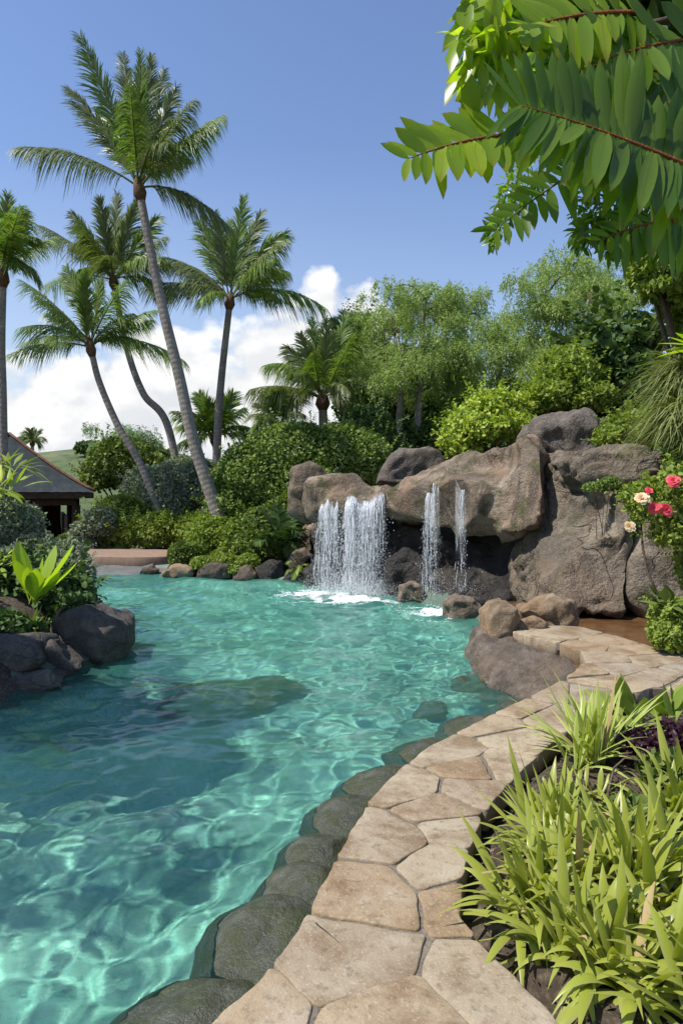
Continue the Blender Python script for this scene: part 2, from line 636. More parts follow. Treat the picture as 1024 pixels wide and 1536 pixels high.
o.cycles.is_caustics_receiver = True

# water: real wavelets; finer near the camera
WAVES = []
r_ = np.random.default_rng(3)
for k in range(30):
    l = .098 * 1.058 ** k
    a = r_.uniform(0, 6.28)
    WAVES.append((2 * pi / l, a, r_.uniform(0, 6.28), WAVE_A * (l / .3) ** 1.28))
for k in range(9):
    l = r_.uniform(.75, 1.6)
    WAVES.append((2 * pi / l, r_.normal(1.25, .35), r_.uniform(0, 6.28), .0042))
SPLASH = [(-.45, 12.35), (.3, 11.85), (1.45, 9.75)]


def water_z(x, y):
    q = np.stack([x, y, 0 * x], -1)
    wx = x + .10 * perlin(q * 1.3, 41)
    wy = y + .10 * perlin(q * 1.3, 42)
    calm = .65 + .6 * sstep(-.3, .35, perlin(q * .55, 9))
    z = 0
    for i, (k, a, ph, A) in enumerate(WAVES):
        z = z + A * np.sin(k * (wx * cos(a) + wy * sin(a)) + ph) * (calm if i < 30 else 1.0)
    for sx, sy in SPLASH:
        r = np.hypot(x - sx, (y - sy))
        z = z + .012 * np.sin(r * 2 * pi / .42) * np.exp(-((r - .7) / .9) ** 2) + .02 * fbm(q * 5, 3, 8) * np.exp(-(r / .8) ** 2)
    return WZ + z


m = NM('pool_water')
m.set(Base_Color=(.76, .97, .90), Roughness=.0, IOR=1.33)
m.b.inputs['Transmission Weight'].default_value = 1
m.set(Normal=m.bump(m.noise(26, 5, .7, m.n('Mapping', i0=m.coord('Object'), i3=(1, 1.5, 1)).outputs[0], .6), .045, .02))
milky = m.n('BsdfDiffuse', i0=(.12, .44, .35))
yv = m.n('SeparateXYZ', i0=m.coord('Object'))
mf = m.mapr(yv.outputs[1], 3.0, 12.0, MILK[0], MILK[1])
mx = m.n('MixShader', i0=mf)
m.t.links.new(m.b.outputs[0], mx.inputs[1])
m.t.links.new(milky.outputs[0], mx.inputs[2])
m.t.links.new(mx.outputs[0], m.out.inputs[0])
MAT_WATER = m.m
ys = np.concatenate([np.arange(-1.0, 1.5, .1), np.arange(1.5, 8, .03), np.arange(8, 16.3, .055)])
xs = np.concatenate([np.arange(-9.3, -4.5, .08), np.arange(-4.5, 2.7, .03)])
V, F = heightgrid(xs, ys, water_z)
cc = V[F].mean(1)
F = F[sdf(POOL, cc[:, 0], cc[:, 1]) < .22]
o = MB().add(V, F).build('water', MAT_WATER)
tag(o, kind='structure')
o.cycles.is_caustics_caster = True

# shallow brown trough behind the ledge
m = NM('trough_water')
vv = m.coord('Object')
m.set(Base_Color=m.ramp(m.noise(3, 5, .6, vv), [(.3, (.07, .035, .014)), (.7, (.17, .09, .04))]), Roughness=.06, IOR=1.33,
      Normal=m.bump(m.noise(12, 4, .6, m.n('Mapping', i0=vv, i3=(1, 2.5, 1)).outputs[0]), .15, .02))
V, F = heightgrid(np.arange(2.2, 5.8, .1), np.arange(6.0, 10.4, .1), lambda x, y: -.13 + .004 * perlin(np.stack([x, y, 0 * x], -1) * 4, 2))
o = MB().add(V, F).build('shallow_water', m.m)
tag(o, kind='structure')

# ------------------------------------------------------------------ flagstone path
def stone_mat():
    m = NM('flagstone')
    vv = m.coord('Object')
    r = m.n('ObjectInfo').outputs['Random']
    base = m.ramp(r, [(0, (.27, .193, .115)), (.3, (.34, .267, .172)), (.5, (.28, .225, .155)), (.7, (.37, .307, .21)), (.85, (.29, .248, .19)), (1, (.295, .22, .138))])
    off = m.n('Mapping', i0=vv, i1=m.n('CombineXYZ', i0=m.math('MULTIPLY', r, 37), i1=m.math('MULTIPLY', r, 91)).outputs[0]).outputs[0]
    n1 = m.noise(3.2, 7, .66, off, .5)
    n2 = m.noise(22, 5, .7, off)
    c = m.mix(m.mapr(n1, .47, .63, 0, .75), base, (.158, .098, .05))
    c = m.mix(m.mapr(n1, .30, .44, .6, 0), c, (.40, .345, .27))
    c = m.mix(m.mapr(n2, .52, .70, 0, .65), c, (.12, .085, .05))
    c = m.mix(m.mapr(m.noise(75, 3, .7, off), .56, .7, 0, .5), c, (.47, .41, .33))
    h = m.math('ADD', m.math('MULTIPLY', n1, .8), m.math('ADD', m.math('MULTIPLY', n2, .45), m.math('MULTIPLY', m.noise(90, 3, .7, off), .22)))
    m.set(Base_Color=c, Roughness=.82, Normal=m.bump(h, .5, .025))
    m.b.inputs['Specular IOR Level'].default_value = .25
    return m.m


MAT_FLAG = stone_mat()
m = NM('mortar')
vv = m.coord('Object')
m.set(Base_Color=m.mix(m.mapr(m.noise(60, 4, .7, vv), .4, .65, 0, 1), m.ramp(m.noise(5, 4, .6, vv), [(.3, (.15, .125, .095)), (.7, (.23, .195, .15))]), (.10, .085, .065)),
      Roughness=.95, Normal=m.bump(m.noise(80, 4, .7, vv), .6, .01))
MAT_MORTAR = m.m


def clip(poly, a, n):
    """keep the side of the line through a with normal n where (p-a).n <= 0"""
    out = []
    k = len(poly)
    for i in range(k):
        p, q = poly[i], poly[(i + 1) % k]
        dp, dq = (p - a) @ n, (q - a) @ n
        if dp <= 0: out.append(p)
        if dp * dq < 0: out.append(p + (q - p) * dp / (dp - dq))
    return out


def area(p):
    p = np.asarray(p)
    x, y = p[:, 0], p[:, 1]
    return .5 * np.sum(x * np.roll(y, -1) - y * np.roll(x, -1))


def resample(poly, step):
    poly = np.asarray(poly)
    out = []
    for i in range(len(poly)):
        a, b = poly[i], poly[(i + 1) % len(poly)]
        k = max(1, int(np.linalg.norm(b - a) / step + .5))
        for j in range(k): out.append(a + (b - a) * j / k)
    return np.array(out)


def inset_poly(p, d):
    """move a dense closed outline inwards (ccw)"""
    t = nrm(np.roll(p, -1, 0) - np.roll(p, 1, 0))
    nn = np.stack([-t[:, 1], t[:, 0]], -1)
    return p + nn * d


def smooth_poly(p, it):
    for _ in range(it): p = .5 * p + .25 * (np.roll(p, 1, 0) + np.roll(p, -1, 0))
    return p


def slab(mb, outline, z1, z0, r=.012, seed=0, rough=.004, tilt=(0, 0)):
    """rounded stone slab from a ccw outline"""
    p = np.asarray(outline)
    cen = p.mean(0)
    e1, e2 = p - cen, np.roll(p, -1, 0) - cen
    star = (e1[:, 0] * e2[:, 1] - e1[:, 1] * e2[:, 0]).min() > 0
    rings = [(inset_poly(p, r * 1.1), z0), (p, z0 + r), (p, z1 - r), (inset_poly(p, r * .35), z1 - r * .3), (inset_poly(p, r * 1.3), z1)]
    inner = inset_poly(p, r * 1.3)
    if star:
        for f in (.75, .5, .25): rings.append((cen + (inner - cen) * f, z1))
    n = len(p)
    V = np.vstack([np.column_stack([q, np.full(n, z)]) for q, z in rings] + [np.array([[*cen, z1]])])
    V[:, 2] += (V[:, 0] - cen[0]) * tilt[0] + (V[:, 1] - cen[1]) * tilt[1]
    q = V.copy()
    nz = fbm(q * 9, 3, seed)
    V[:, 2] += rough * nz + rough * 1.5 * perlin(q * 2.5, seed + 9)
    edge = np.zeros(len(V))
    edge[:4 * n] = 1
    ro = rough * 2.2 * edge[:, None] * np.stack([perlin(q * 14, seed + 3), perlin(q * 14, seed + 4), 0 * nz], -1)
    V += ro
    F = [grid_faces(len(rings), n, True)]
    i = np.arange(n)
    if star: F.append(np.stack([(len(rings) - 1) * n + i, (len(rings) - 1) * n + (i + 1) % n, np.full(n, len(V) - 1)], -1))
    else: F.append(((len(rings) - 1) * n + i)[None])
    F.append(np.stack([(i + 1) % n, i, np.full(n, len(V))], -1))
    V = np.vstack([V, [[*cen, z0]]])
    mb.add(V, F)


SEEDS = [G(*s)[:2] for s in [(345, 1520), (515, 1425), (548, 1338), (572, 1255), (612, 1180), (668, 1128), (735, 1083), (600, 1560), (760, 1480), (672, 1300), (712, 1340), (688, 1242), (665, 1212), (712, 1190),
                             (760, 1150), (705, 1150), (790, 1110), (770, 1062), (830, 1078), (825, 1035), (880, 1040), (875, 1008), (905, 1020), (940, 1005), (905, 985), (878, 968), (812, 957), (848, 950),
                             (905, 962), (945, 975), (985, 990), (970, 1012), (1030, 1000), (1060, 1030)]]
SEEDS += [np.array(s) for s in [(4.2, 5.6), (4.3, 5.0), (5.4, 5.2), (5.3, 4.8), (6.3, 4.9), (.35, 1.5), (-.2, 1.35), (.2, 1.0)]]
pathroot = empty('path', (1, 4, 0))
tag(pathroot, kind='structure')
mb = MB()
pd = resample(PATH, .12)
if area(pd) < 0: pd = pd[::-1]
pin = inset_poly(smooth_poly(pd, 2), .035)
# mortar bed: ear-clipped by bmesh
bm = bmesh.new()
top = [bm.verts.new((*p, -.0095)) for p in pin]
f = bm.faces.new(top)
ext = bmesh.ops.extrude_face_region(bm, geom=[f])
for e in ext['geom']:
    if isinstance(e, bmesh.types.BMVert): e.co.z = -.075
bmesh.ops.recalc_face_normals(bm, faces=bm.faces)
me = bpy.data.meshes.new('mortar_bed')
bmesh.ops.triangulate(bm, faces=bm.faces)
bm.to_mesh(me)
bm.free()
me.transform(Matrix.Translation((-1, -4, 0)))
me.materials.append(MAT_MORTAR)
mo = bpy.data.objects.new('mortar_bed', me)
COL.objects.link(mo)
mo.parent = pathroot
for i, s in enumerate(SEEDS):
    cell = [p for p in PATH]
    for j, t in enumerate(SEEDS):
        if i != j and np.linalg.norm(t - s) < 9:
            cell = clip(cell, (s + t) / 2 + (t - s) / np.linalg.norm(t - s) * rng.uniform(-.015, .015), nrm(t - s))
            if len(cell) < 3: break
    if len(cell) < 3: continue
    p = np.array(cell)
    if area(p) < 0: p = p[::-1]
    if area(p) < .01: continue
    ar = area(p)
    p = resample(p, .03 if s[1] < 5 else .05)
    p = smooth_poly(p, 1)
    for _ in range(8):
        e1, e2 = nrm(p - np.roll(p, 1, 0)), nrm(np.roll(p, -1, 0) - p)
        sharp = ((e1 * e2).sum(1) < .72)[:, None]
        p = np.where(sharp, .5 * p + .25 * (np.roll(p, 1, 0) + np.roll(p, -1, 0)), p)
    gap = .0035 + .003 * rng.random()
    p = inset_poly(p, gap)
    q3 = np.column_stack([p, np.zeros(len(p))])
    p = p + .009 * np.stack([fbm(q3 * 6, 3, i), fbm(q3 * 6, 3, i + 50)], -1)
    dpool = sdf(PATH, p[:, 0], p[:, 1])
    mb = MB()
    thick = .165 if s[1] > 5.6 else .11
    slab(mb, p, .0025 * abs(rng.standard_normal()), -thick, .0055, i, .003, (rng.normal(0, .003), rng.normal(0, .003)))
    mb.build('flagstone', MAT_FLAG, pathroot)
# ------------------------------------------------------------------ rocks
TMP = []


def hull_bm(bm, pts):
    vs = [bm.verts.new([float(c) for c in p]) for p in pts]
    r = bmesh.ops.convex_hull(bm, input=vs)
    junk = [e for e in r['geom_interior'] if isinstance(e, bmesh.types.BMVert)] + [e for e in r['geom_unused'] if isinstance(e, bmesh.types.BMVert)]
    if junk: bmesh.ops.delete(bm, geom=list(set(junk)), context='VERTS')


def rock(name, hulls, mat, label, cat='rock', group=None, vox=.06, smooth=8, amp=.06, seed=0, parent=None, receiver=False, freq=1.0, ridge=.5, chips=26):
    """one rock: convex bodies fused, softened and weathered. hulls: list of point lists (metres)"""
    bm = bmesh.new()
    for h in hulls: hull_bm(bm, h)
    me = bpy.data.meshes.new('tmp')
    bm.to_mesh(me)
    bm.free()
    t = bpy.data.objects.new('tmp', me)
    COL.objects.link(t)
    md = t.modifiers.new('r', 'REMESH')
    md.mode = 'VOXEL'
    md.voxel_size = vox
    ms = t.modifiers.new('s', 'SMOOTH')
    ms.iterations = smooth
    ms.factor = .5
    dg = bpy.context.evaluated_depsgraph_get()
    ev = t.evaluated_get(dg).to_mesh()
    n = len(ev.vertices)
    V = np.zeros(n * 3, np.float32)
    ev.vertices.foreach_get('co', V)
    N = np.zeros(n * 3, np.float32)
    ev.vertices.foreach_get('normal', N)
    V, N = V.reshape(-1, 3).astype(float), N.reshape(-1, 3).astype(float)
    F = np.array([list(p.vertices) if len(p.vertices) == 4 else list(p.vertices) + [p.vertices[-1]] for p in ev.polygons])
    t.to_mesh_clear() if False else None
    bpy.data.objects.remove(t)
    q = V * freq
    d = amp * 1.4 * perlin(q * .9, seed) + amp * .9 * perlin(q * 2.1, seed + 1) + amp * .15 * fbm(q * 6, 3, seed + 2, .55)
    wq = q + .22 * np.stack([perlin(q * 2.3, seed + 21), perlin(q * 2.3, seed + 22), perlin(q * 2.3, seed + 23)], -1)
    d += amp * 1.0 * (.2 - np.abs(perlin(wq * np.array([1.9, 1.9, 2.6]), seed + 15))) + amp * .6 * (.2 - np.abs(perlin(wq * 4.6, seed + 16))) + amp * .3 * (.2 - np.abs(perlin(wq * 9.5, seed + 17)))
    rd = 1 - 2 * np.abs(perlin(q * 1.7 + .5 * np.stack([perlin(q, seed + 5)] * 3, -1), seed + 4))
    d -= amp * ridge * np.clip(rd - .72, 0, 1) * 4
    V = V + N * d[:, None]
    # broken faces: local planes knocked off the surface
    gg = np.random.default_rng(seed + 500)
    size = np.median(np.linalg.norm(V - V.mean(0), axis=1))
    for _ in range(int(chips)):
        i = gg.integers(0, len(V))
        nn = nrm(N[i] + gg.normal(0, .28, 3))
        rr = min(.75, gg.uniform(.28, .75) * size)
        dv = V - V[i]
        dist = np.linalg.norm(dv, axis=1)
        ex = np.clip(dv @ nn + amp * gg.uniform(.1, .7), 0, None) * (dist < rr)
        V = V - nn * (ex * .9 * (1 - (dist / rr) ** 6).clip(0, 1))[:, None]
    tri = F[:, 2] == F[:, 3]
    mb = MB().add(V, [F[~tri], F[tri][:, :3]])
    base = V[V[:, 2] < V[:, 2].min() + .15].mean(0)
    base[2] = V[:, 2].min()
    o = mb.build(name, mat, None, True, base)
    tag(o, label, cat, group)
    if receiver: o.cycles.is_caustics_receiver = True
    return o


def front(pts, Y, depth, back=.75, dy=None):
    """outline measured on the photograph at distance Y (list or scalar) -> hull points with real depth"""
    out = []
    Ys = np.broadcast_to(np.asarray(Y, float), (len(pts),))
    c = np.mean([P(px, py, y) for (px, py), y in zip(pts, Ys)], 0)
    for (px, py), y in zip(pts, Ys):
        p = P(px, py, y)
        out.append(p)
        b = c + (p - c) * back
        b[1] = p[1] + depth
        out.append(b)
        f = c + (p - c) * .72
        f[1] = p[1] - depth * .18
        out.append(f)
    return out


BROWN = rock_mat('rock_brown', (.095, .073, .053), (.235, .18, .13), (.39, .315, .235), .8, .8, ((.075, .075, .03), .5, -.6), .6, rust=(.235, .135, .078), stain=.8)
GREY = rock_mat('rock_grey', (.075, .062, .05), (.175, .148, .12), (.31, .27, .225), .8, .82, ((.08, .085, .04), .6, -.2), .6)
WALLM = rock_mat('rock_wall_stone', (.090, .073, .053), (.195, .16, .118), (.31, .26, .195), .7, .85, ((.10, .095, .045), .56, -.8), .75, rust=(.22, .15, .10), stain=.8)
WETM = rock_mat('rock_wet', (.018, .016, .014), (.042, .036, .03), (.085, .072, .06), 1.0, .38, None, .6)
TANM = rock_mat('rock_tan', (.13, .09, .055), (.27, .20, .13), (.38, .31, .22), 1.6, .85, None, .6, rust=(.30, .18, .085))
DARKM = rock_mat('rock_dark', (.042, .036, .031), (.092, .08, .067), (.18, .155, .125), 1.2, .72, None, .5)
MOSSM = rock_mat('rock_mossy', (.032, .035, .025), (.072, .076, .056), (.13, .13, .10), 1.8, .42, ((.048, .056, .024), .40, -.3), .45, crack=0)
BASEM = rock_mat('rock_base', (.06, .047, .036), (.145, .115, .088), (.27, .22, .17), 1.5, .7, None, .75, rust=(.20, .14, .09), stain=.6, crack=.25)

# --- waterfall formation
rock('boulder', [front([(430, 775), (428, 735), (433, 700), (442, 692), (478, 691), (492, 706), (490, 770), (460, 790)], 14.0, .9)], BROWN,
     'upright grey brown block at the left end of the waterfall rocks', group='rocks of the waterfall', seed=1, vox=.07)
rock('boulder', [front([(449, 745), (455, 722), (470, 711), (505, 706), (540, 716), (545, 745), (500, 780), (470, 792), (455, 780)], 13.3, 1.2),
                 front([(480, 750), (500, 736), (530, 728), (578, 726), (592, 740), (590, 770), (560, 800), (510, 800), (485, 780)], [13.0] * 9, 1.4),
                 [P(500, 706, 14.2), P(560, 712, 14.2), P(600, 730, 13.8), P(600, 760, 13.8), P(500, 760, 14.2)]], BROWN,
     'rounded brown boulder with a lip the two left waterfalls pour over', group='rocks of the waterfall', seed=12, vox=.06, smooth=10)
rock('boulder', [front([(556, 735), (564, 712), (578, 688), (598, 672), (640, 665), (660, 674), (676, 700), (690, 735)], 14.3, 1.0)], GREY,
     'smooth grey boulder at the back between the hedge and the yellow shrub', group='rocks of the waterfall', seed=3, vox=.06)
# main slab: top slopes up to the back right, front lip overhangs a dark hollow
lip = [P(553, 742, 12.75), P(600, 745, 12.4), P(660, 748, 11.9), P(720, 745, 11.35), P(780, 742, 10.85), P(814, 735, 10.5)]
low = [P(585, 778, 12.75), P(606, 798, 12.5), P(660, 806, 11.95), P(720, 808, 11.4), P(780, 806, 10.9), P(806, 792, 10.7)]
topb = [P(565, 728, 13.6), P(640, 700, 13.4), P(700, 682, 13.0), P(760, 660, 12.4), P(800, 652, 11.7), P(818, 660, 11.1)]
lowb = [P(600, 795, 13.8), P(700, 800, 13.0), P(800, 790, 12.0)]
rock('overhanging_rock', [lip + low + topb + lowb + [P(816, 690, 10.6), P(820, 720, 10.7)],
                          [P(790, 655, 11.2), P(816, 662, 10.9), P(818, 700, 10.45), P(806, 780, 10.5), P(760, 690, 11.0), P(740, 700, 11.2), P(750, 800, 11.0), P(775, 800, 10.75), P(760, 670, 12), P(815, 760, 11.2)],
                          [P(600, 738, 12.6), P(660, 712, 12.5), P(720, 690, 12.2), P(760, 676, 11.9), P(790, 690, 11.2), P(720, 722, 11.5), P(640, 738, 12.0), P(700, 760, 12), P(620, 770, 12.5)]], BROWN,
     'huge brown slab overhanging the dark hollow behind the right waterfalls', 'rock', 'rocks of the waterfall', .042, 5, .085, 4, chips=70)
rock('boulder', [front([(782, 652), (800, 626), (850, 612), (888, 615), (902, 640), (900, 694), (840, 698), (796, 690)], 11.7, 1.3)], GREY,
     'dark rough boulder crowning the top of the rock wall', group='rocks of the waterfall', seed=5, vox=.06)
rock('boulder', [front([(890, 628), (915, 624), (930, 640), (925, 668), (895, 668)], 12.4, .5)], GREY,
     'small pale rock between the dark top boulder and the round green shrub', group='rocks of the waterfall', seed=6, vox=.05, amp=.04)
rock('rock_wall', [front([(770, 940), (764, 880), (790, 800), (818, 690), (830, 676), (1000, 672), (1040, 700), (1045, 940)], [10.9, 11.0, 11.1, 11.2, 11.0, 10.3, 9.8, 9.6], 1.6, .95),
                   front([(838, 690), (900, 678), (960, 670), (998, 674), (1002, 705), (960, 730), (890, 735), (846, 722)], [10.25, 10.0, 9.8, 9.6, 9.5, 9.55, 9.8, 10.1], 1.2, .9),
                   front([(855, 790), (880, 745), (935, 740), (946, 790), (944, 860), (938, 940), (812, 940), (820, 880)], [9.75, 9.75, 9.6, 9.35, 9.15, 9.0, 9.25, 9.4], 1.4, .95),
                   front([(952, 790), (985, 770), (1040, 790), (1045, 940), (948, 940)], [9.5, 9.4, 9.2, 8.9, 9.1], 1.2, .95)], WALLM,
     'tall weathered rock wall with a slanting buttress, right of the waterfalls', 'rock', 'rocks of the waterfall', .05, 6, .085, 8, ridge=.9)
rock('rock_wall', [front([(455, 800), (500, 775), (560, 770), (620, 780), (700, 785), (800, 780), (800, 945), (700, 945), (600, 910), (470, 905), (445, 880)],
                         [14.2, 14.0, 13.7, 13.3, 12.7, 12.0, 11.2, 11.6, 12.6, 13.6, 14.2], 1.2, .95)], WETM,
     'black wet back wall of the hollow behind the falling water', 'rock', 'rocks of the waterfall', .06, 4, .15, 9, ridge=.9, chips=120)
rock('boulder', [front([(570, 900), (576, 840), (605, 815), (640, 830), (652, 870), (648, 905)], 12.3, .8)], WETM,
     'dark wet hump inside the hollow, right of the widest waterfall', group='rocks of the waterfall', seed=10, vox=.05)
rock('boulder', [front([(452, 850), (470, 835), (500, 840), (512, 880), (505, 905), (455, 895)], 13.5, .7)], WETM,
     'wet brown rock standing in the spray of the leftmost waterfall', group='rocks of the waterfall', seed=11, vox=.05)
rock('boulder', [front([(593, 905), (596, 880), (612, 868), (635, 874), (645, 895), (640, 912)], 11.6, .45)], BROWN,
     'round brown boulder in the water between the wide and the narrow waterfall', group='rocks of the waterfall', seed=13, vox=.035, amp=.03)
rock('boulder', [front([(662, 925), (664, 903), (685, 890), (712, 895), (727, 912), (728, 945), (668, 945)], [10.1] * 7, .5)], BROWN,
     'brown boulder under the thinnest trickle of the waterfall', group='rocks of the waterfall', seed=14, vox=.035, amp=.035)
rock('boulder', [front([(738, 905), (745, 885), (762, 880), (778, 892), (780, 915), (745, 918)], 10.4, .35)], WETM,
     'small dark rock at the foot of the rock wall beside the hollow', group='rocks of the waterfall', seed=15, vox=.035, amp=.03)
rock('boulder', [front([(428, 842), (436, 822), (458, 818), (470, 835), (455, 856), (432, 856)], 14.6, .5)], BROWN,
     'reddish rock tucked under the fern, left of the leftmost waterfall', group='rocks of the waterfall', seed=16, vox=.045, amp=.03)
# rocks that carry the planting behind
rock('boulder', [front([(440, 800), (470, 770), (560, 760), (760, 700), (980, 690), (1100, 700), (1100, 900), (440, 900)], [15.9, 15.9, 15.8, 15.0, 13.6, 13.0, 13.2, 15.9], 1.6, .9)], BROWN,
     'broad rock mass behind the waterfall that the shrubs grow on', group='rocks of the waterfall', seed=17, vox=.14)

# --- ledge rocks
rock('boulder', [front([(706, 1010), (716, 975), (728, 955), (770, 962), (830, 985), (878, 1005), (880, 1040), (830, 1062), (770, 1052), (722, 1030)], [7.25, 7.35, 7.4, 7.2, 6.75, 6.45, 6.3, 6.05, 6.3, 6.85], .75, .9),
                 [p - np.array([0, 0, .55]) for p in front([(706, 1010), (770, 1052), (830, 1062), (880, 1040), (830, 985), (730, 960)], [7.25, 6.35, 6.1, 6.3, 6.8, 7.3], .5, .9)]], BASEM,
     'large grey brown rock in the water carrying the flagstone ledge', 'rock', 'rocks at the ledge', .03, 6, .04, 21, receiver=True, freq=1.6, chips=10)
rock('boulder', [front([(724, 965), (724, 922), (744, 901), (774, 903), (783, 925), (775, 950), (752, 975)], 7.65, .55)], TANM,
     'upright tan rock capping the tip of the ledge', 'rock', 'rocks at the ledge', .025, 6, .03, 22, freq=2)
rock('boulder', [front([(778, 915), (800, 901), (838, 892), (862, 903), (868, 925), (862, 944), (800, 948), (778, 940)], 7.95, .45, .85)], TANM,
     'tan brown boulder lying on the far side of the ledge', 'rock', 'rocks at the ledge', .025, 6, .035, 23, freq=2)
rock('boulder', [front([(772, 932), (800, 921), (822, 935), (820, 952), (790, 956), (772, 950)], 7.72, .2)], TANM,
     'small tan stone wedged between the two ledge rocks', 'rock', 'rocks at the ledge', .022, 5, .02, 24, freq=2)


# --- stones along the coping, half in the water
def pebble(c, r, tilt=0, n=22, seed=0):
    g = np.random.default_rng(seed)
    d = nrm(g.normal(size=(n, 3)))
    p = d * np.asarray(r)
    ca, sa = cos(tilt), sin(tilt)
    p = np.stack([p[:, 0] * ca - p[:, 1] * sa, p[:, 0] * sa + p[:, 1] * ca, p[:, 2]], -1)
    return p + np.asarray(c)


EDGE = [((-.50, 2.35), (0.45, 0.45, .23), 'longest dark green stone at the bottom edge of the pool'),
        ((-.30, 2.93), (0.35, 0.41, .23), 'broad mossy stone with a bulging face, second along the coping'),
        ((-.165, 3.28), (0.29, 0.32, .23), 'low mossy stone with a split top, third along the coping'),
        ((-.07, 3.62), (0.29, 0.32, .23), 'rounded mossy stone, fourth along the coping'),
        ((.07, 4.02), (0.33, 0.40, .23), 'wide sloping mossy stone, fifth along the coping'),
        ((.33, 4.45), (0.40, 0.41, .23), 'long low olive stone where the coping starts to curve right'),
        ((.72, 4.92), (0.47, 0.41, .23), 'long drowned olive stone below the curve of the coping'),
        ((1.22, 5.48), (0.50, 0.45, .23), 'olive stone under the coping just short of the ledge rock'),
        ((-.78, 1.75), (0.47, 0.61, .23), 'mossy stone below the bottom left corner of the path'),
        ((1.62, 5.9), (0.40, 0.50, .23), 'mossy stone squeezed between the coping and the ledge rock')]
for i, ((x, y), r, lab) in enumerate(EDGE):
    ang = math.atan2(.8, .75) if i < 5 else .75
    rock('mossy_stone', [pebble((x, y, -.485), r, ang - 1.2 + rng.uniform(-.2, .2), 70, i + 60)], MOSSM, lab, 'stone', 'mossy stones along the coping', .02, 12, .014, 30 + i, receiver=True, freq=2.2, chips=5)
for i, ((x, y, z), r, lab) in enumerate([((1.28, 6.95, -.52), (.36, .26, .2), 'drowned green stone just left of the ledge rock'),
                                         ((.82, 6.15, -.56), (.24, .2, .16), 'small drowned stone off the curve of the coping'),
                                         ((-1.2, 7.3, -1.22), (.95, .6, .22), 'large low dark form lying on the pool floor in the middle')]):  # a low dark form, placed where the pool shows a dark patch
    rock('drowned_stone', [pebble((x, y, z), r, .5, 26, i + 90)], MOSSM, lab, 'stone', 'stones under water', .03, 6, .04, 45 + i, receiver=True, freq=1.6)

# --- rocks of the planted island on the left
rock('boulder', [front([(70, 950), (80, 925), (108, 913), (135, 909), (160, 922), (190, 937), (196, 962), (192, 990), (150, 1008), (110, 1002), (85, 975)], [7.6] * 6 + [7.7] + [7.6] * 4, .8)], DARKM,
     'biggest dark grey boulder at the tip of the planted island', 'rock', 'rocks of the island', .035, 9, .03, 51)
rock('boulder', [front([(-60, 965), (-20, 952), (30, 951), (56, 966), (69, 990), (55, 1012), (10, 1024), (-60, 1026)], 6.75, .7)], DARKM,
     'rounded dark grey boulder at the left edge, beside the biggest one', 'rock', 'rocks of the island', .035, 9, .03, 52)
rock('boulder', [front([(62, 965), (78, 957), (100, 985), (125, 1006), (100, 1026), (80, 1032), (60, 1000)], 7.05, .5)], DARKM,
     'brownish wedge of rock leaning between the two dark boulders', 'rock', 'rocks of the island', .035, 6, .035, 53)
rock('boulder', [front([(-60, 1030), (30, 1020), (75, 1000), (105, 1030), (60, 1050), (0, 1062), (-60, 1066)], 6.55, .5)], DARKM,
     'low flat brown rock at the waterline under the rounded boulder', 'rock', 'rocks of the island', .035, 6, .035, 54)
rock('boulder', [front([(10, 958), (20, 935), (36, 928), (48, 945), (46, 962)], 7.9, .4)], DARKM,
     'small grey rock under the leaves above the rounded boulder', 'rock', 'rocks of the island', .03, 6, .02, 55)
rock('boulder', [front([(42, 962), (50, 950), (66, 950), (76, 962), (66, 975), (48, 975)], 7.5, .3)], DARKM,
     'little flat dark stone wedged above the brownish rock', 'rock', 'rocks of the island', .025, 6, .02, 56)

# --- far shore
for i, (pts, Y, dep, mat_, lab) in enumerate([
    ([(236, 868), (240, 852), (262, 848), (290, 852), (293, 864), (280, 870)], 14.7, .6, TANM, 'flat reddish slab at the waterline left of the round clipped bush'),
    ([(292, 872), (298, 850), (320, 840), (345, 846), (352, 868)], 14.6, .5, BASEM, 'pale rubble rock at the waterline under the leaning palm'),
    ([(345, 874), (350, 852), (372, 846), (386, 858), (384, 876)], 14.4, .4, BASEM, 'small pale rock right of the rubble rock on the far shore'),
    ([(378, 880), (384, 850), (405, 836), (428, 838), (434, 880)], 14.5, .5, WETM, 'dark wet rock on the far shore, left of the waterfalls'),
    ([(415, 882), (424, 858), (440, 850), (462, 858), (468, 884)], 14.2, .5, WETM, 'low black rock at the left foot of the waterfall rocks'),
    ([(204, 862), (212, 850), (228, 848), (240, 856), (236, 868)], 15.2, .4, BASEM, 'small grey brown stone at the right end of the grey ramp')]):
    rock('shore_rock', [front(pts, Y, dep)], mat_, lab, 'rock', 'rocks on the far shore', .045, 5, .04, 70 + i, freq=1.5)

# ------------------------------------------------------------------ falling water
m = NM('white_water')
m.set(Base_Color=(.94, .96, .98), Roughness=.15)
tr_ = m.n('BsdfTranslucent', i0=(.94, .96, .98))
mx_ = m.n('MixShader', i0=.45)
m.t.links.new(m.b.outputs[0], mx_.inputs[1])
m.t.links.new(tr_.outputs[0], mx_.inputs[2])
m.t.links.new(mx_.outputs[0], m.out.inputs[0])
MAT_FALL = m.m
m = NM('water_sheet')
uvv = m.n('SeparateXYZ', i0=m.coord('UV'))
vecs = m.n('CombineXYZ', i0=m.math('MULTIPLY', uvv.outputs[0], 1.0), i1=m.math('MULTIPLY', uvv.outputs[1], .10)).outputs[0]
n1 = m.noise(26, 5, .65, vecs)
n2 = m.noise(70, 4, .6, m.n('CombineXYZ', i0=uvv.outputs[0], i1=m.math('MULTIPLY', uvv.outputs[1], .22)).outputs[0])
al = m.math('ADD', m.mapr(n1, .46, .66, 0, .75), m.mapr(n2, .5, .7, 0, .35))
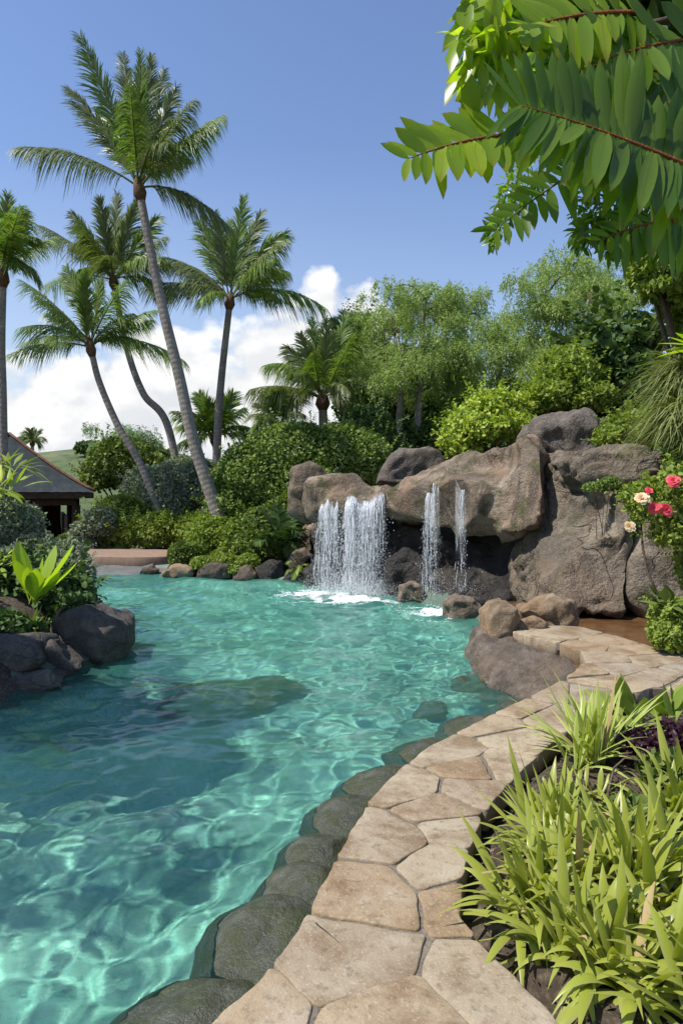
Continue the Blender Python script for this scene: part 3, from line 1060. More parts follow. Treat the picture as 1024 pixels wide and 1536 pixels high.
al = m.math('MULTIPLY', al, m.math('MULTIPLY', m.mapr(uvv.outputs[1], .1, .85, .8, .07), m.mapr(uvv.outputs[1], -.01, .16, 0, 1)))
pale = m.n('BsdfDiffuse', i0=(.92, .95, .97))
thru = m.n('BsdfTranslucent', i0=(.92, .95, .97))
half = m.n('MixShader', i0=.5)
m.t.links.new(pale.outputs[0], half.inputs[1])
m.t.links.new(thru.outputs[0], half.inputs[2])
clear = m.n('BsdfTransparent')
mx_ = m.n('MixShader', i0=m.math('MINIMUM', al, .85))
m.t.links.new(clear.outputs[0], mx_.inputs[1])
m.t.links.new(half.outputs[0], mx_.inputs[2])
m.t.links.new(mx_.outputs[0], m.out.inputs[0])
MAT_SHEET = m.m
m = NM('foam')
m.set(Base_Color=(.84, .90, .90), Roughness=.55)
MAT_FOAM = m.m
OCT = np.array([[1, 0, 0], [-1, 0, 0], [0, 1, 0], [0, -1, 0], [0, 0, 1], [0, 0, -1]], float)
OCF = np.array([[0, 2, 4], [2, 1, 4], [1, 3, 4], [3, 0, 4], [2, 0, 5], [1, 2, 5], [3, 1, 5], [0, 3, 5]])


def blobs(mb, C, r, stretch=1.0):
    N = len(C)
    r = np.broadcast_to(r, (N,))
    S = np.ones((N, 3))
    S[:, 2] = stretch
    V = C[:, None] + OCT[None] * r[:, None, None] * S[:, None]
    mb.add(V.reshape(-1, 3), (OCF[None] + (np.arange(N) * 6)[:, None, None]).reshape(-1, 3))


from mathutils.bvhtree import BVHTree


def tree_of(objs):
    vs, fs = [], []
    for o in objs:
        k = len(vs)
        vs += [o.matrix_basis @ v.co for v in o.data.vertices]
        fs += [[i + k for i in p.vertices] for p in o.data.polygons]
    return BVHTree.FromPolygons(vs, fs)


ROCKS = tree_of([o for o in COL.objects if o.get('group') == 'rocks of the waterfall' and o.type == 'MESH'])


def lip_at(x, y, z):
    """front edge of the rock top near (x, y, z)"""
    best = None
    for yy in np.arange(y + .5, y - .7, -.04):
        h = ROCKS.ray_cast(Vector((x, yy, z + .6)), Vector((0, 0, -1)))
        if h[0] is not None and h[0].z > z - .30: best = (yy, h[0].z)
        elif best is not None: break
    return best or (y, z)


def fall(label, lipA, lipB, outward, nst, width, seed, breakup=.5, drops=1500, spread=.10, zend=WZ):
    g = np.random.default_rng(seed)
    lipA, lipB = np.asarray(lipA), np.asarray(lipB)
    LS = np.linspace(0, 1, 24)
    LP = []
    for s_ in LS:
        p = lipA + (lipB - lipA) * s_
        yy, zz = lip_at(p[0], p[1], p[2])
        LP.append((p[0], yy, zz))
    LP = np.array(LP)
    LP[:, 1] = smooth1(LP[:, 1])
    LP[:, 2] = smooth1(LP[:, 2])
    root = empty('waterfall', (LP[:, 0].mean(), LP[:, 1].mean() - outward, zend), label, 'waterfall', 'waterfalls off the rocks')
    mb, md = MB(), MB()

    def lip(s):
        return np.array([np.interp(s, LS, LP[:, i]) for i in range(3)])

    def path(s, v, side, tt):
        p0 = lip(s)
        if tt < 0:                     # film running over the rock to the edge
            yb = p0[1] - tt * 2.2
            h = ROCKS.ray_cast(Vector((p0[0], yb, p0[2] + .5)), Vector((0, 0, -1)))
            return np.array([p0[0], yb, (h[0].z if h[0] is not None else p0[2]) + .006])
        return np.array([p0[0] + side * tt, p0[1] - .015 - outward * (1.0 + v) * tt, p0[2] - (p0[2] - zend) * tt ** 2 - .0 * tt])

    cl = g.random(max(3, nst // 20)) ** 1.35
    for i in range(nst):
        s = np.clip(g.choice(cl) + g.normal(0, .028), 0, 1) if g.random() < .8 else g.random()
        v, side = g.normal(0, .24) + .3 * perlin(np.array([[s * 4, seed, .5]]), 5)[0], g.normal(-.05, .06)
        t = -g.uniform(.0, .012)
        start = True
        while t < 1:
            ln = g.uniform(.08, .38) * (1.15 - .8 * max(0, t)) if g.random() > breakup else g.uniform(.02, .09)
            if start: ln = g.uniform(.25, .62)
            t1 = min(1.0, t + ln)
            n = max(4, int((t1 - t) * 18))
            tt = np.linspace(t, t1, n)
            pp = np.array([path(s, v, side, a) for a in tt])
            fall_ = np.clip(tt, 0, 1)
            pp[:, 0] += fall_ * (.012 * np.sin(tt * 23 + i) + .03 * perlin(pp * 5, seed))
            w0 = width * g.uniform(.3, 1.0) * (1 - .4 * fall_)
            prof = np.sin(np.clip((tt - t) / max(1e-3, t1 - t), 0.02, .98) * pi) ** .5
            if start: prof = np.where(tt < (t + t1) / 2, np.clip(.05 + (tt - t) * 4, 0, 1), prof)
            mb.add(*tube(pp, np.maximum(.0013, w0 * prof), 5, False))
            start = False
            t = t1 + g.uniform(.01, .26) * (.1 + max(0, t)) + (.0 if t1 < .35 else g.uniform(0, .08))
    mb.build('stream', MAT_FALL, root)
    for q_ in range(2):
        ns, nt = 40, 34
        S_, T_ = np.meshgrid(np.linspace(0, 1, ns), np.linspace(-.02, 1, nt))
        W_ = np.abs(lipB[0] - lipA[0])
        Vs = np.array([path(a_, -.18 + .3 * q_ + .25 * perlin(np.array([[a_ * 5, b_ * .6, seed + q_]]), 3)[0], .04 * (a_ - .5), b_) for a_, b_ in zip(S_.ravel(), T_.ravel())])
        MB().add(Vs, grid_faces(nt, ns), np.stack([S_.ravel() * W_ + q_ * 3.7 + seed, T_.ravel()], -1)).build('water_sheet', MAT_SHEET, root)
    tt = g.random(drops) ** .42
    ss = np.where(g.random(drops) < .6, np.clip(g.choice(cl, drops) + g.normal(0, .06, drops), 0, 1), g.random(drops))
    C = np.array([path(s_, g.normal(0, .5), g.normal(-.03, spread * 1.2), a) for s_, a in zip(ss, tt)])
    C[:, 2] += .02 * g.normal(size=drops)
    blobs(md, C, np.abs(g.normal(0, .0024, drops)) + .0011, 2.6)
    # spray thrown up at the foot
    k = int(drops * 1.0)
    e = np.array([path(g.random(), g.normal(0, .3), 0, 1.0) for _ in range(k)])
    e += np.stack([g.normal(0, .26, k), g.normal(0, .22, k), np.abs(g.normal(0, .16, k))], -1)
    blobs(md, e, np.abs(g.normal(0, .0022, k)) + .0012)
    md.build('droplet_spray', MAT_FALL, root)['kind'] = 'stuff'
    return root


def smooth1(a, it=3):
    for _ in range(it): a = .5 * a + .25 * (np.concatenate([a[:1], a[:-1]]) + np.concatenate([a[1:], a[-1:]]))
    return a


fall('leftmost waterfall, a sheer veil of white water from the rounded boulder', P(481, 752, 12.75), P(507, 745, 12.75), .30, 70, .0068, 1, .5, 3000)
fall('widest and whitest waterfall, pouring from the middle of the lip', P(520, 744, 12.6), P(577, 733, 12.6), .42, 230, .0068, 2, .5, 8500, .14)
fall('narrow double waterfall dropping in front of the dark hollow', P(640, 740, 11.75), P(661, 740, 11.55), .12, 32, .0062, 3, .55, 1500, .08)
fall('thinnest trickle of water at the right, falling on a brown boulder', P(690, 735, 11.15), P(696, 735, 11.1), .10, 9, .0062, 4, .4, 260, .04, zend=-.1)


def foam(label, c, rx, ry, n, seed):
    g = np.random.default_rng(seed)
    mb = MB()
    r = np.abs(g.normal(0, .55, n))
    a = g.uniform(0, 2 * pi, n)
    x, y = c[0] + rx * r * np.cos(a), c[1] + ry * r * np.sin(a)
    q = np.stack([x * 3, y * 3, 0 * x], -1)
    keep = (r < .45) | (perlin(q, seed) > -.05 + .35 * (r - .45))
    x, y, r = x[keep], y[keep], r[keep]
    k = len(x)
    rad = g.uniform(.004, .016, k) * (1.25 - .5 * np.clip(r, 0, 1))
    z = water_z(x, y) + .002
    blobs(mb, np.stack([x, y, z], -1), rad, .45)
    o = mb.build('foam', MAT_FOAM, None, True, (c[0], c[1], WZ))
    tag(o, label, 'foam', 'foam under the waterfalls', 'stuff')
    return o


foam('foam where the leftmost waterfall strikes the pool', (-.55, 12.4), .72, .5, 11000, 1)
foam('broad white foam under the widest waterfall', (.22, 11.9), 1.0, .7, 22000, 2)
foam('thin foam under the narrow double waterfall', (1.55, 10.6), .65, .7, 6500, 3)


# mist over the plunge
m = NM('mist')
m.t.nodes.remove(m.b)
gr = m.n('TexGradient', gradient_type='SPHERICAL', i0=m.n('Mapping', i0=m.coord('Object'), i3=(1 / 1.15, 1 / .62, 1 / .62)).outputs[0])
pv = m.n('VolumePrincipled')
pv.inputs['Color'].default_value = (.97, .98, 1, 1)
m.put(pv.inputs['Density'], m.math('MULTIPLY', m.math('POWER', gr.outputs[1], 1.5), m.mapr(m.noise(3.5, 3, .6, m.coord('Object')), .35, .65, .4, 3.6)))
m.t.links.new(pv.outputs[0], m.out.inputs[1])
th, ph = np.linspace(0, pi, 14), np.linspace(0, 2 * pi, 24, endpoint=False)
T_, P_ = np.meshgrid(th, ph, indexing='ij')
Vm = np.stack([1.15 * np.sin(T_) * np.cos(P_), .62 * np.sin(T_) * np.sin(P_), np.maximum(.62 * np.cos(T_), -.02)], -1).reshape(-1, 3) + np.array([-.05, 12.1, WZ + .06])
o = MB().add(Vm, grid_faces(14, 24, True)).build('mist', m.m, None, True, (-.05, 12.1, WZ + .06))
tag(o, 'thin white mist over the foot of the two left waterfalls', 'mist', None, 'stuff')
# ------------------------------------------------------------------ plant materials
def rgb(*a): return a


M_PALM = leaf_mat('palm_leaf', [(.055, .080, .030), (.095, .125, .044), (.155, .18, .062)], .38, .42, .45)
M_PALMDRY = leaf_mat('palm_leaf_old', [(.09, .08, .04), (.16, .135, .07), (.10, .11, .05)], .3, .6, .2)
M_PALMBRIGHT = leaf_mat('palm_leaf_bright', [(.06, .11, .022), (.10, .17, .03), (.16, .20, .045)], .38, .4, .45)  # brighter, greener palm leaf, for random fronds and some whole palms
M_HEDGE = leaf_mat('hedge_leaf', [(.060, .098, .024), (.10, .15, .034), (.17, .22, .055)], .3, .55, .2)
M_DARK = leaf_mat('dark_leaf', [(.022, .045, .014), (.042, .076, .022), (.075, .115, .032)], .25, .55, .2)
M_MID = leaf_mat('mid_leaf', [(.045, .072, .018), (.08, .115, .026), (.135, .165, .04)], .32, .55, .2)
M_LIME = leaf_mat('lime_leaf', [(.13, .19, .025), (.21, .27, .035), (.31, .35, .055)], .34, .45, .4)
M_BRIGHT = leaf_mat('bright_leaf', [(.085, .125, .022), (.13, .18, .03), (.20, .235, .05)], .36, .55, .2)
M_SILVER = leaf_mat('silver_leaf', [(.07, .09, .06), (.13, .155, .10), (.22, .24, .17)], .25, .55, .2)
M_FEATHER = leaf_mat('feathery_leaf', [(.125, .185, .06), (.18, .245, .08), (.26, .31, .12)], .45, .6, .2)
M_FEATHERT = leaf_mat('feathery_leaf_bluish', [(.10, .17, .10), (.15, .22, .13), (.22, .28, .17)], .4, .6, .2)
M_GLOSS = leaf_mat('overhead_leaf', [(.045, .095, .014), (.08, .14, .02), (.13, .20, .026)], .58, .3, .5, (1.25, 1.4, .3), vein=(.14, .20, .05), tip=((.16, .15, .03), .86))
M_OVERLIT = leaf_mat('overhead_leaf_sunlit', [(.11, .19, .015), (.17, .25, .02), (.26, .32, .025)], .6, .3, .5, (1.2, 1.3, .25), tip=((.30, .26, .02), .75), vein=(.24, .28, .06))  # sunlit overhead leaves: the brightness is put into a yellower, lighter colour
M_STRAP = leaf_mat('strap_leaf', [(.13, .17, .022), (.20, .235, .03), (.29, .305, .055)], .42, .36, .45, (1.1, 1.15, .35), stripe=((.36, .37, .13), .24, .46))
M_DEAD = leaf_mat('withered_leaf', [(.15, .10, .05), (.24, .17, .09), (.30, .25, .12)], .2, .7, .15)
M_STRAPV = leaf_mat('striped_strap_leaf', [(.16, .24, .03), (.22, .29, .04), (.28, .33, .07)], .36, .36, .45, (1.1, 1.15, .35), stripe=((.52, .52, .24), .18, .34))
M_NEST = leaf_mat('nest_leaf', [(.14, .22, .022), (.20, .28, .028), (.25, .32, .04)], .5, .3, .5, (1.2, 1.25, .25))
M_PURPLE = leaf_mat('purple_leaf', [(.016, .008, .012), (.032, .012, .02), (.055, .022, .032)], .25, .4, .4, (1.1, .7, .9))
M_GRASSY = leaf_mat('grassy_leaf', [(.075, .10, .028), (.125, .15, .045), (.18, .195, .075)], .35, .5, .3)
M_THATCH = leaf_mat('dry_leaf', [(.09, .085, .035), (.16, .135, .07), (.24, .20, .12)], .25, .7, .15)
M_PETALR = leaf_mat('coral_petal', [(.58, .045, .075), (.68, .07, .10), (.72, .12, .12)], .35, .5, .3, (1.1, .8, .8))
M_PETALP = leaf_mat('peach_petal', [(.74, .30, .16), (.80, .42, .25), (.80, .55, .38)], .35, .5, .3, (1.1, .9, .8))


def bark_mat(name, a, b, ring=0.0, scale=1.0):
    m = NM(name)
    vv = m.coord('Object')
    c = m.ramp(m.noise(5 * scale, 5, .65, vv), [(.3, a), (.7, b)])
    h = m.noise(24 * scale, 4, .65, m.n('Mapping', i0=vv, i3=(1, 1, .35)).outputs[0])
    c = m.mix(m.mapr(h, .5, .68, 0, .5), c, tuple(x * .5 for x in a))
    if ring:
        sv = m.n('SeparateXYZ', i0=m.coord('UV'))
        wv = m.math('SINE', m.math('MULTIPLY', m.math('ADD', sv.outputs[1], m.math('MULTIPLY', m.noise(3, 2, .5, vv), .05)), 2 * pi / ring))
        c = m.mix(m.mapr(wv, .6, 1, 0, .28), c, tuple(x * .55 for x in a))
        h = m.math('ADD', h, m.math('MULTIPLY', wv, -.12))
    m.set(Base_Color=c, Roughness=.88, Normal=m.bump(h, .6, .03))
    m.b.inputs['Specular IOR Level'].default_value = .2
    return m.m


B_PALM = bark_mat('palm_bark', (.20, .175, .145), (.34, .305, .26), .13)
B_BROWN = bark_mat('brown_bark', (.07, .05, .035), (.14, .105, .075))
B_GREY = bark_mat('grey_bark', (.16, .14, .115), (.30, .27, .23), 0, .8)
B_FIBRE = bark_mat('palm_fibre', (.10, .055, .03), (.20, .12, .07), 0, 2)
B_STALK = bark_mat('green_stalk', (.10, .12, .04), (.20, .20, .08), 0, 2)
B_RED = bark_mat('red_rachis', (.20, .055, .02), (.30, .11, .04), 0, 4)


# ------------------------------------------------------------------ generators
def lumpy(blobs_, n, g, shell=.16, amp=.22, freq=2.2, inner=.28, low=-.75, seed=0):
    """points on and under the uneven surface of a crown made of ellipsoids"""
    B = np.array(blobs_, float)
    ar = (B[:, 3] * B[:, 4] + B[:, 4] * B[:, 5] + B[:, 3] * B[:, 5])
    k = g.choice(len(B), n, p=ar / ar.sum())
    d = nrm(g.normal(size=(n, 3)))
    bad = d[:, 2] < low
    d[bad, 2] *= -1
    rr = 1 - np.abs(g.normal(0, shell, n))
    m = g.random(n) < inner
    rr[m] = g.uniform(.45, .9, m.sum())
    p = B[k, :3] + d * B[k, 3:6]
    nz = perlin(p * freq / max(.3, B[:, 3:6].mean()), seed) + .6 * perlin(p * 2.3 * freq / max(.3, B[:, 3:6].mean()), seed + 1)
    rr = rr * (1 + amp * nz)
    pos = B[k, :3] + d * B[k, 3:6] * rr[:, None]
    # drop points buried in a neighbouring ellipsoid
    keep = np.ones(n, bool)
    for j, b in enumerate(B):
        q = (((pos - b[:3]) / b[3:6]) ** 2).sum(1)
        keep &= ~((k != j) & (q < .42))
    out = nrm(d / B[k, 3:6])
    return pos[keep], out[keep]


def foliage_mb(blobs_, n, size, g, kind='diamond', aspect=.42, droop=.1, seed=0, amp=.22, inner=.28, up=.25, low=-.75, freq=2.2):
    pos, out = lumpy(blobs_, n, g, amp=amp, inner=inner, low=low, seed=seed, freq=freq)
    k = len(pos)
    d = nrm(out * .55 + g.normal(0, .62, (k, 3)) + np.array([0, 0, up - droop]))
    u = nrm(out + g.normal(0, .45, (k, 3)) + np.array([0, 0, .5]))
    L_ = size * g.uniform(.6, 1.35, k)
    return MB().add(*leaves(pos, d, u, L_, L_ * aspect * g.uniform(.8, 1.2, k), kind))


def sprigs(mb, blobs_, n, g, length, size, mat_kind='diamond', aspect=.4, seed=0):
    """loose shoots that break the outline: leaf rows on short outgoing twigs"""
    pos, out = lumpy(blobs_, n, g, shell=.03, inner=0, seed=seed, low=-.2)
    for p, o_ in zip(pos, out):
        d = nrm(o_ + g.normal(0, .35, 3) + np.array([0, 0, .35]))
        l = length * g.uniform(.5, 1.2)
        m_ = 9
        t = np.linspace(.15, 1, m_)[:, None]
        q = p + d * l * t
        s = nrm(np.cross(d, g.normal(size=3)))
        dd = d * .7 + s * np.where(np.arange(m_) % 2, 1, -1)[:, None] + g.normal(0, .2, (m_, 3))
        mb.add(*leaves(q, dd, np.broadcast_to(np.array([0, 0, 1.0]) + .3 * s, (m_, 3)), size * g.uniform(.7, 1.2, m_), size * aspect, mat_kind))


def stems_mb(blobs_, base, g, n=4, r=.03):
    mb = MB()
    B = np.array(blobs_)
    for i in range(n):
        b = B[i % len(B)]
        t = b[:3] + g.normal(0, .25, 3) * b[3:6]
        a = np.asarray(base) + np.array([g.normal(0, .12), g.normal(0, .12), -.15])
        mid = (a + t) / 2 + g.normal(0, .12, 3)
        mb.add(*tube(catmull([a, mid, t], 8), np.linspace(r, r * .35, 8), 6))
    return mb


def shrub(label, blobs_px, mat, n, size, seed, name='shrub', cat='shrub', group=None, kind='diamond', aspect=.42, amp=.22, spr=0, base=None, stem=.03, up=.25, low=-.75, inner=.28, freq=2.2, bark=None):
    """blobs_px: (px, py, Y, rx_px, rz_px, depth_m)"""
    g = np.random.default_rng(seed)
    B = []
    for px, py, Y, rx, rz, dp in blobs_px:
        c = P(px, py, Y)
        B.append([*c, rx / F0 * Y, dp, rz / F0 * Y])
    A = np.array(B)
    if base is None:
        bx, by = np.average(A[:, 0], weights=A[:, 3]), np.average(A[:, 1], weights=A[:, 3])
        bz = min(float(land([bx], [by])[0]), (A[:, 2] - A[:, 5]).min() + .1)
        base = (bx, by, bz)
    root = empty(name, base, label, cat, group)
    mb = foliage_mb(B, n, size, g, kind, aspect, seed=seed, amp=amp, up=up, low=low, inner=inner, freq=freq)
    if spr: sprigs(mb, B, spr, g, size * 4.5, size * 1.05, kind, aspect, seed)
    mb.build('foliage', mat, root)
    stems_mb(B, base, g, 5, stem).build('stem', bark or B_BROWN, root)
    return root


def frond_mb(Bp, Tp, arch, leaf_len, leaf_w, n, droop, g, bare=.14, sweep=.65, vee=.25, r0=.028, refx=None, tips=.35, segs=4, width_prof=(.5, 1, .75, .05), twist=0.0, fold=0.0, ragged=0):
    """pinnate leaf: midrib from Bp to Tp bent by the vector arch; returns (rib mesh, leaflet mesh)"""
    Bp, Tp, arch = np.asarray(Bp, float), np.asarray(Tp, float), np.asarray(arch, float)
    C = (Bp + Tp) / 2 + arch
    t = np.linspace(0, 1, 26)[:, None]
    pts = (1 - t) ** 2 * Bp + 2 * t * (1 - t) * C + t ** 2 * Tp
    rib = MB().add(*tube(pts, r0 * (1 - .85 * t[:, 0]), 5))
    tl = np.linspace(bare, .995, n)
    tl = np.concatenate([tl, tl + g.normal(0, .004, n)]).clip(0, 1)
    sg = np.repeat([1.0, -1.0], n)
    tt = tl[:, None]
    p = (1 - tt) ** 2 * Bp + 2 * tt * (1 - tt) * C + tt ** 2 * Tp
    T = nrm(2 * (1 - tt) * (C - Bp) + 2 * tt * (Tp - C))
    ref = np.array([0, 0, 1.0]) if refx is None else np.asarray(refx, float)
    S = np.cross(T, ref)
    S = nrm(S + 1e-4)
    N_ = np.cross(S, T)
    if twist:
        a = twist * tl[:, None]
        S, N_ = S * np.cos(a) + N_ * np.sin(a), N_ * np.cos(a) - S * np.sin(a)
    w_ = np.clip((tl - bare) / (1 - bare), 0, 1)
    Ln = leaf_len * (tips + (1 - tips) * np.sin(pi * np.clip(w_ * .92 + .12, 0, 1)) ** .8) * g.uniform(.88 if fold == 0 else .82, 1.12, 2 * n)
    d = nrm(T * (sweep + .5 * w_[:, None] ** 2) + S * sg[:, None] + N_ * (vee + g.normal(0, .09, (2 * n, 1))) + g.normal(0, .05, (2 * n, 3)))
    if ragged:                              # wind-torn: leaflets gather in bunches, some broken short
        bunch = np.sin(tl * 46 + g.uniform(0, 6)) * .10 + np.sin(tl * 19 + g.uniform(0, 6)) * .12
        d = nrm(d + T * bunch[:, None] + N_ * (bunch[::-1, None] * .8) + g.normal(0, .06, (2 * n, 3)))
        Ln = Ln * np.where(g.random(2 * n) < .07, g.uniform(.3, .7, 2 * n), 1) * (1 + .12 * np.sin(tl * 31 + g.uniform(0, 6)))
    if fold:
        d = nrm(d + g.normal(0, .07, d.shape))
        droop = droop * g.uniform(-.2, 2.0, 2 * n)
    side = nrm(T + g.normal(0, 0.06 if fold == 0 else .16, (2 * n, 3)))
    lf = MB().add(*strips(p, d, side, Ln, leaf_w * (.5 + .5 * np.sin(pi * np.clip(w_ * .9 + .1, 0, 1))), droop * g.uniform(.7, 1.3, 2 * n), width_prof, fold=fold))
    return rib, lf


def add_frond(root, Bp, Tp, arch, *a, mat=None, ribmat=None, name='frond', **kw):
    rib, lf = frond_mb(Bp, Tp, arch, *a, **kw)
    f = lf.build(name, mat or M_PALM, root)
    rib.build('midrib', ribmat or B_STALK, f)
    return f


def palm(label, trunk_px, Y, r0, r1, crown, fronds, seed, leaf_len, leaf_w=.035, n=46, droop=.55, mat=None, group='coconut palms by the pool', extra=8, frond_len=3.2, dY=0.0):
    """trunk_px: base to top on the photograph; fronds: (tip px, tip py, depth offset, arch px up) """
    g = np.random.default_rng(seed)
    tp = [P(a, b, Y + dY * i / (len(trunk_px) - 1)) for i, (a, b) in enumerate(trunk_px)]
    tp[0][2] = min(tp[0][2], float(land([tp[0][0]], [tp[0][1]])[0]) - .05)
    base = tp[0].copy()
    root = empty('palm_tree', base, label, 'palm tree', group)
    n_ = 64
    c = catmull(tp, n_)
    s = np.linspace(0, 1, n_)
    r0, r1 = r0 * .86, r1 * .86
    rad = r0 + (r1 - r0) * s ** .8 + .5 * r0 * np.exp(-s * 22) 
    MB().add(*tube(c, rad, 12)).build('trunk', B_PALM, root)
    top = c[-1]
    up = nrm(c[-1] - c[-6])
    MB().add(*tube([top - up * .12, top + up * .08, top + up * .3, top + up * .55], [r1 * 1.02, r1 * 1.75, r1 * 1.35, r1 * .4], 10)).build('crown_base', B_FIBRE, root)
    top = top + up * .25
    for (tx, ty, oy, ar) in fronds:
        T = P(tx, ty, Y + dY + oy)
        arch = np.array([g.normal(0, .05), oy * .12, ar / F0 * Y])
        ln = np.linalg.norm(T - top)
        steep = abs((T - top)[2]) / (ln + 1e-6)
        ref = None
        if steep > .75:
            a = g.uniform(-.5, .5)
            ref = np.array([sin(a), -cos(a), .25])
        mm = mat or (M_PALM if g.random() < .6 else M_PALMBRIGHT)
        add_frond(root, top + g.normal(0, .04, 3), T, arch, leaf_len * min(1.1, .35 + ln / frond_len * .65), leaf_w * (.62 if steep < .75 else .85), int(n * 2.5), droop * (1.3 if steep < .75 else .55), g, mat=mm, refx=ref, r0=.03, sweep=.85 if steep < .75 else 2.1, vee=.1, ragged=1)
    for i in range(extra):
        a = 2 * pi * (i + g.uniform(0, .8)) / extra
        el = g.uniform(.1, 1.1)
        l = frond_len * g.uniform(.75, 1.0)
        d = np.array([cos(a) * cos(el), sin(a) * cos(el), sin(el) - .15])
        if abs(d[1]) < .25: d[1] += .35 * np.sign(d[1] + 1e-3)
        T = top + d * l
        add_frond(root, top + g.normal(0, .04, 3), T, (0, 0, l * .2 * cos(el)), leaf_len, leaf_w * .62, int(n * 2.3), droop * 1.3, g, mat=mat or (M_PALM if g.random() < .6 else M_PALMBRIGHT), r0=.028, sweep=.85, vee=.1, ragged=1)
    return root


# ------------------------------------------------------------------ the coconut palms
palm('tallest leaning palm, its thick trunk curving up from the shrubs by the pool', [(347, 800), (318, 745), (290, 660), (268, 560), (246, 470), (228, 385), (211, 295)], 17.2, .22, .115, None,
     [(24, 222, -.3, 38), (103, 132, .2, 12), (121, 54, -.4, 6), (184, 80, .8, 0), (212, 78, -.9, 0), (228, 84, -.3, 0), (264, 130, .7, 6), (292, 150, -.6, 22), (320, 190, -.5, 30), (336, 172, .4, 26), (346, 342, .2, 46), (150, 160, 1.6, 10), (255, 215, -1.8, 30),
      (246, 105, 1.1, 2), (196, 130, -1.6, 4), (282, 238, .9, 34)], 101, .78, .038, 62, .75, extra=0, frond_len=3.3)
palm('middle palm with a bent trunk and a full crown, right behind the tallest palm', [(282, 705), (252, 640), (215, 590), (190, 520), (172, 430)], 24, .17, .12, None,
     [(110, 365, -.5, 26), (62, 338, .3, 18), (108, 318, .5, 8), (150, 296, -.8, 2), (176, 290, .6, 0), (206, 300, -.4, 2), (238, 325, .3, 14), (250, 390, -.8, 24), (262, 440, .3, 30), (100, 420, -1, 30), (128, 350, -1.6, 10)], 102, .95, .05, 46, .7, extra=7, frond_len=3.3)
palm('lower slanting palm with drooping side fronds and a thin bowed trunk', [(258, 775), (215, 705), (178, 640), (150, 575), (138, 530)], 19.6, .14, .10, None,
     [(14, 532, -.2, 22), (32, 420, .3, 18), (58, 445, -.5, 12), (100, 400, .5, 6), (128, 410, -.7, 0), (150, 420, .4, 0), (200, 470, -.4, 16), (232, 465, .4, 18), (278, 542, -.2, 34), (215, 515, .8, 24), (70, 470, .8, 14)], 103, .72, .04, 46, .6, mat=M_PALMBRIGHT, extra=5, frond_len=2.6)
palm('straight slim palm standing right of the tallest palm', [(322, 700), (327, 640), (333, 560), (344, 460)], 24, .19, .13, None,
     [(488, 462, -.2, 44), (432, 408, .4, 40), (430, 350, .3, 34), (428, 360, -.9, 20), (392, 318, .4, 8), (366, 296, -.5, 0), (345, 330, 1, 0), (322, 318, -.4, 4), (300, 330, .5, 10), (245, 385, .2, 26), (236, 440, -.5, 40), (262, 395, .9, 30), (300, 452, -1.2, 24), (418, 448, 1.0, 30)], 104, .95, .05, 46, .72, extra=4, frond_len=3.3)
palm('half hidden palm at the left edge with a straight trunk', [(8, 690), (4, 600), (2, 520), (4, 425)], 18, .14, .12, None,
     [(-90, 330, .3, 20), (-60, 300, -.4, 8), (-20, 296, .3, 0), (12, 292, -.3, 0), (36, 318, .4, 10), (52, 355, -.4, 26), (60, 420, .3, 40), (30, 400, -.8, 30), (-70, 420, .2, 30), (20, 350, -1.2, 10)], 105, .8, .04, 44, .6, mat=M_PALMBRIGHT, extra=4, frond_len=2.4)
palm('short far palm between the trunks of the two tallest, behind the hedge', [(325, 720), (324, 690), (322, 665)], 27, .15, .12, None,
     [(268, 640, .2, 16), (282, 612, -.3, 6), (298, 590, .3, 2), (312, 600, -.5, 0), (336, 598, .4, 0), (366, 612, -.3, 12), (372, 640, .2, 16), (262, 672, -.6, 18), (350, 590, .3, 4), (290, 660, -.9, 14)], 106, .9, .055, 40, .5, mat=M_PALMBRIGHT, group='smaller palms', extra=5, frond_len=1.9)
palm('tiny distant palm beside the ridge of the hut roof', [(48, 720), (49, 690), (49, 668)], 60, .2, .16, None,
     [(32, 655, 0, 6), (38, 648, .5, 3), (46, 645, -.5, 0), (56, 647, .5, 3), (64, 656, 0, 6), (60, 668, .4, 8), (36, 668, -.4, 8)], 107, .9, .09, 22, .5, group='smaller palms', extra=4, frond_len=1.0)
palm('shaggy dark palm with hanging fronds, left of the feathery trees', [(488, 720), (486, 680), (484, 610)], 22, .2, .16, None,
     [(396, 548, -.2, 40), (428, 520, .3, 18), (450, 500, -.4, 6), (468, 478, .4, 0), (488, 478, -.5, 0), (502, 500, .3, 0), (520, 470, .5, 4), (545, 520, -.3, 20), (560, 580, .3, 40), (375, 650, -.5, 70), (420, 640, -.8, 56), (545, 640, -.6, 50), (440, 560, -1.4, 24), (470, 530, -1.6, 10), (526, 590, -1.4, 36)], 108, .85, .045, 46, .8, group='smaller palms', extra=4, frond_len=3.0)
palm('low fan shaped palm in front of the shaggy dark palm', [(415, 690), (414, 660), (412, 640)], 21.5, .13, .11, None,
     [(380, 640, 0, 14), (388, 605, .3, 6), (400, 590, -.3, 0), (412, 588, .4, 0), (425, 590, -.4, 0), (440, 600, .3, 6), (452, 620, -.2, 10), (395, 625, -.8, 8)], 109, .7, .05, 34, .45, group='smaller palms', extra=3, frond_len=1.4)
palm('upright dark palm poking out above the hedge, right of the shaggy palm', [(530, 700), (528, 640), (524, 560)], 25, .15, .12, None,
     [(490, 505, .2, 10), (500, 478, -.3, 4), (515, 466, .4, 0), (530, 470, -.4, 0), (548, 490, .3, 6), (560, 530, -.2, 20), (486, 560, -.4, 26), (556, 580, .3, 34)], 110, .8, .05, 36, .6, mat=M_DARK, group='smaller palms', extra=4, frond_len=2.2)


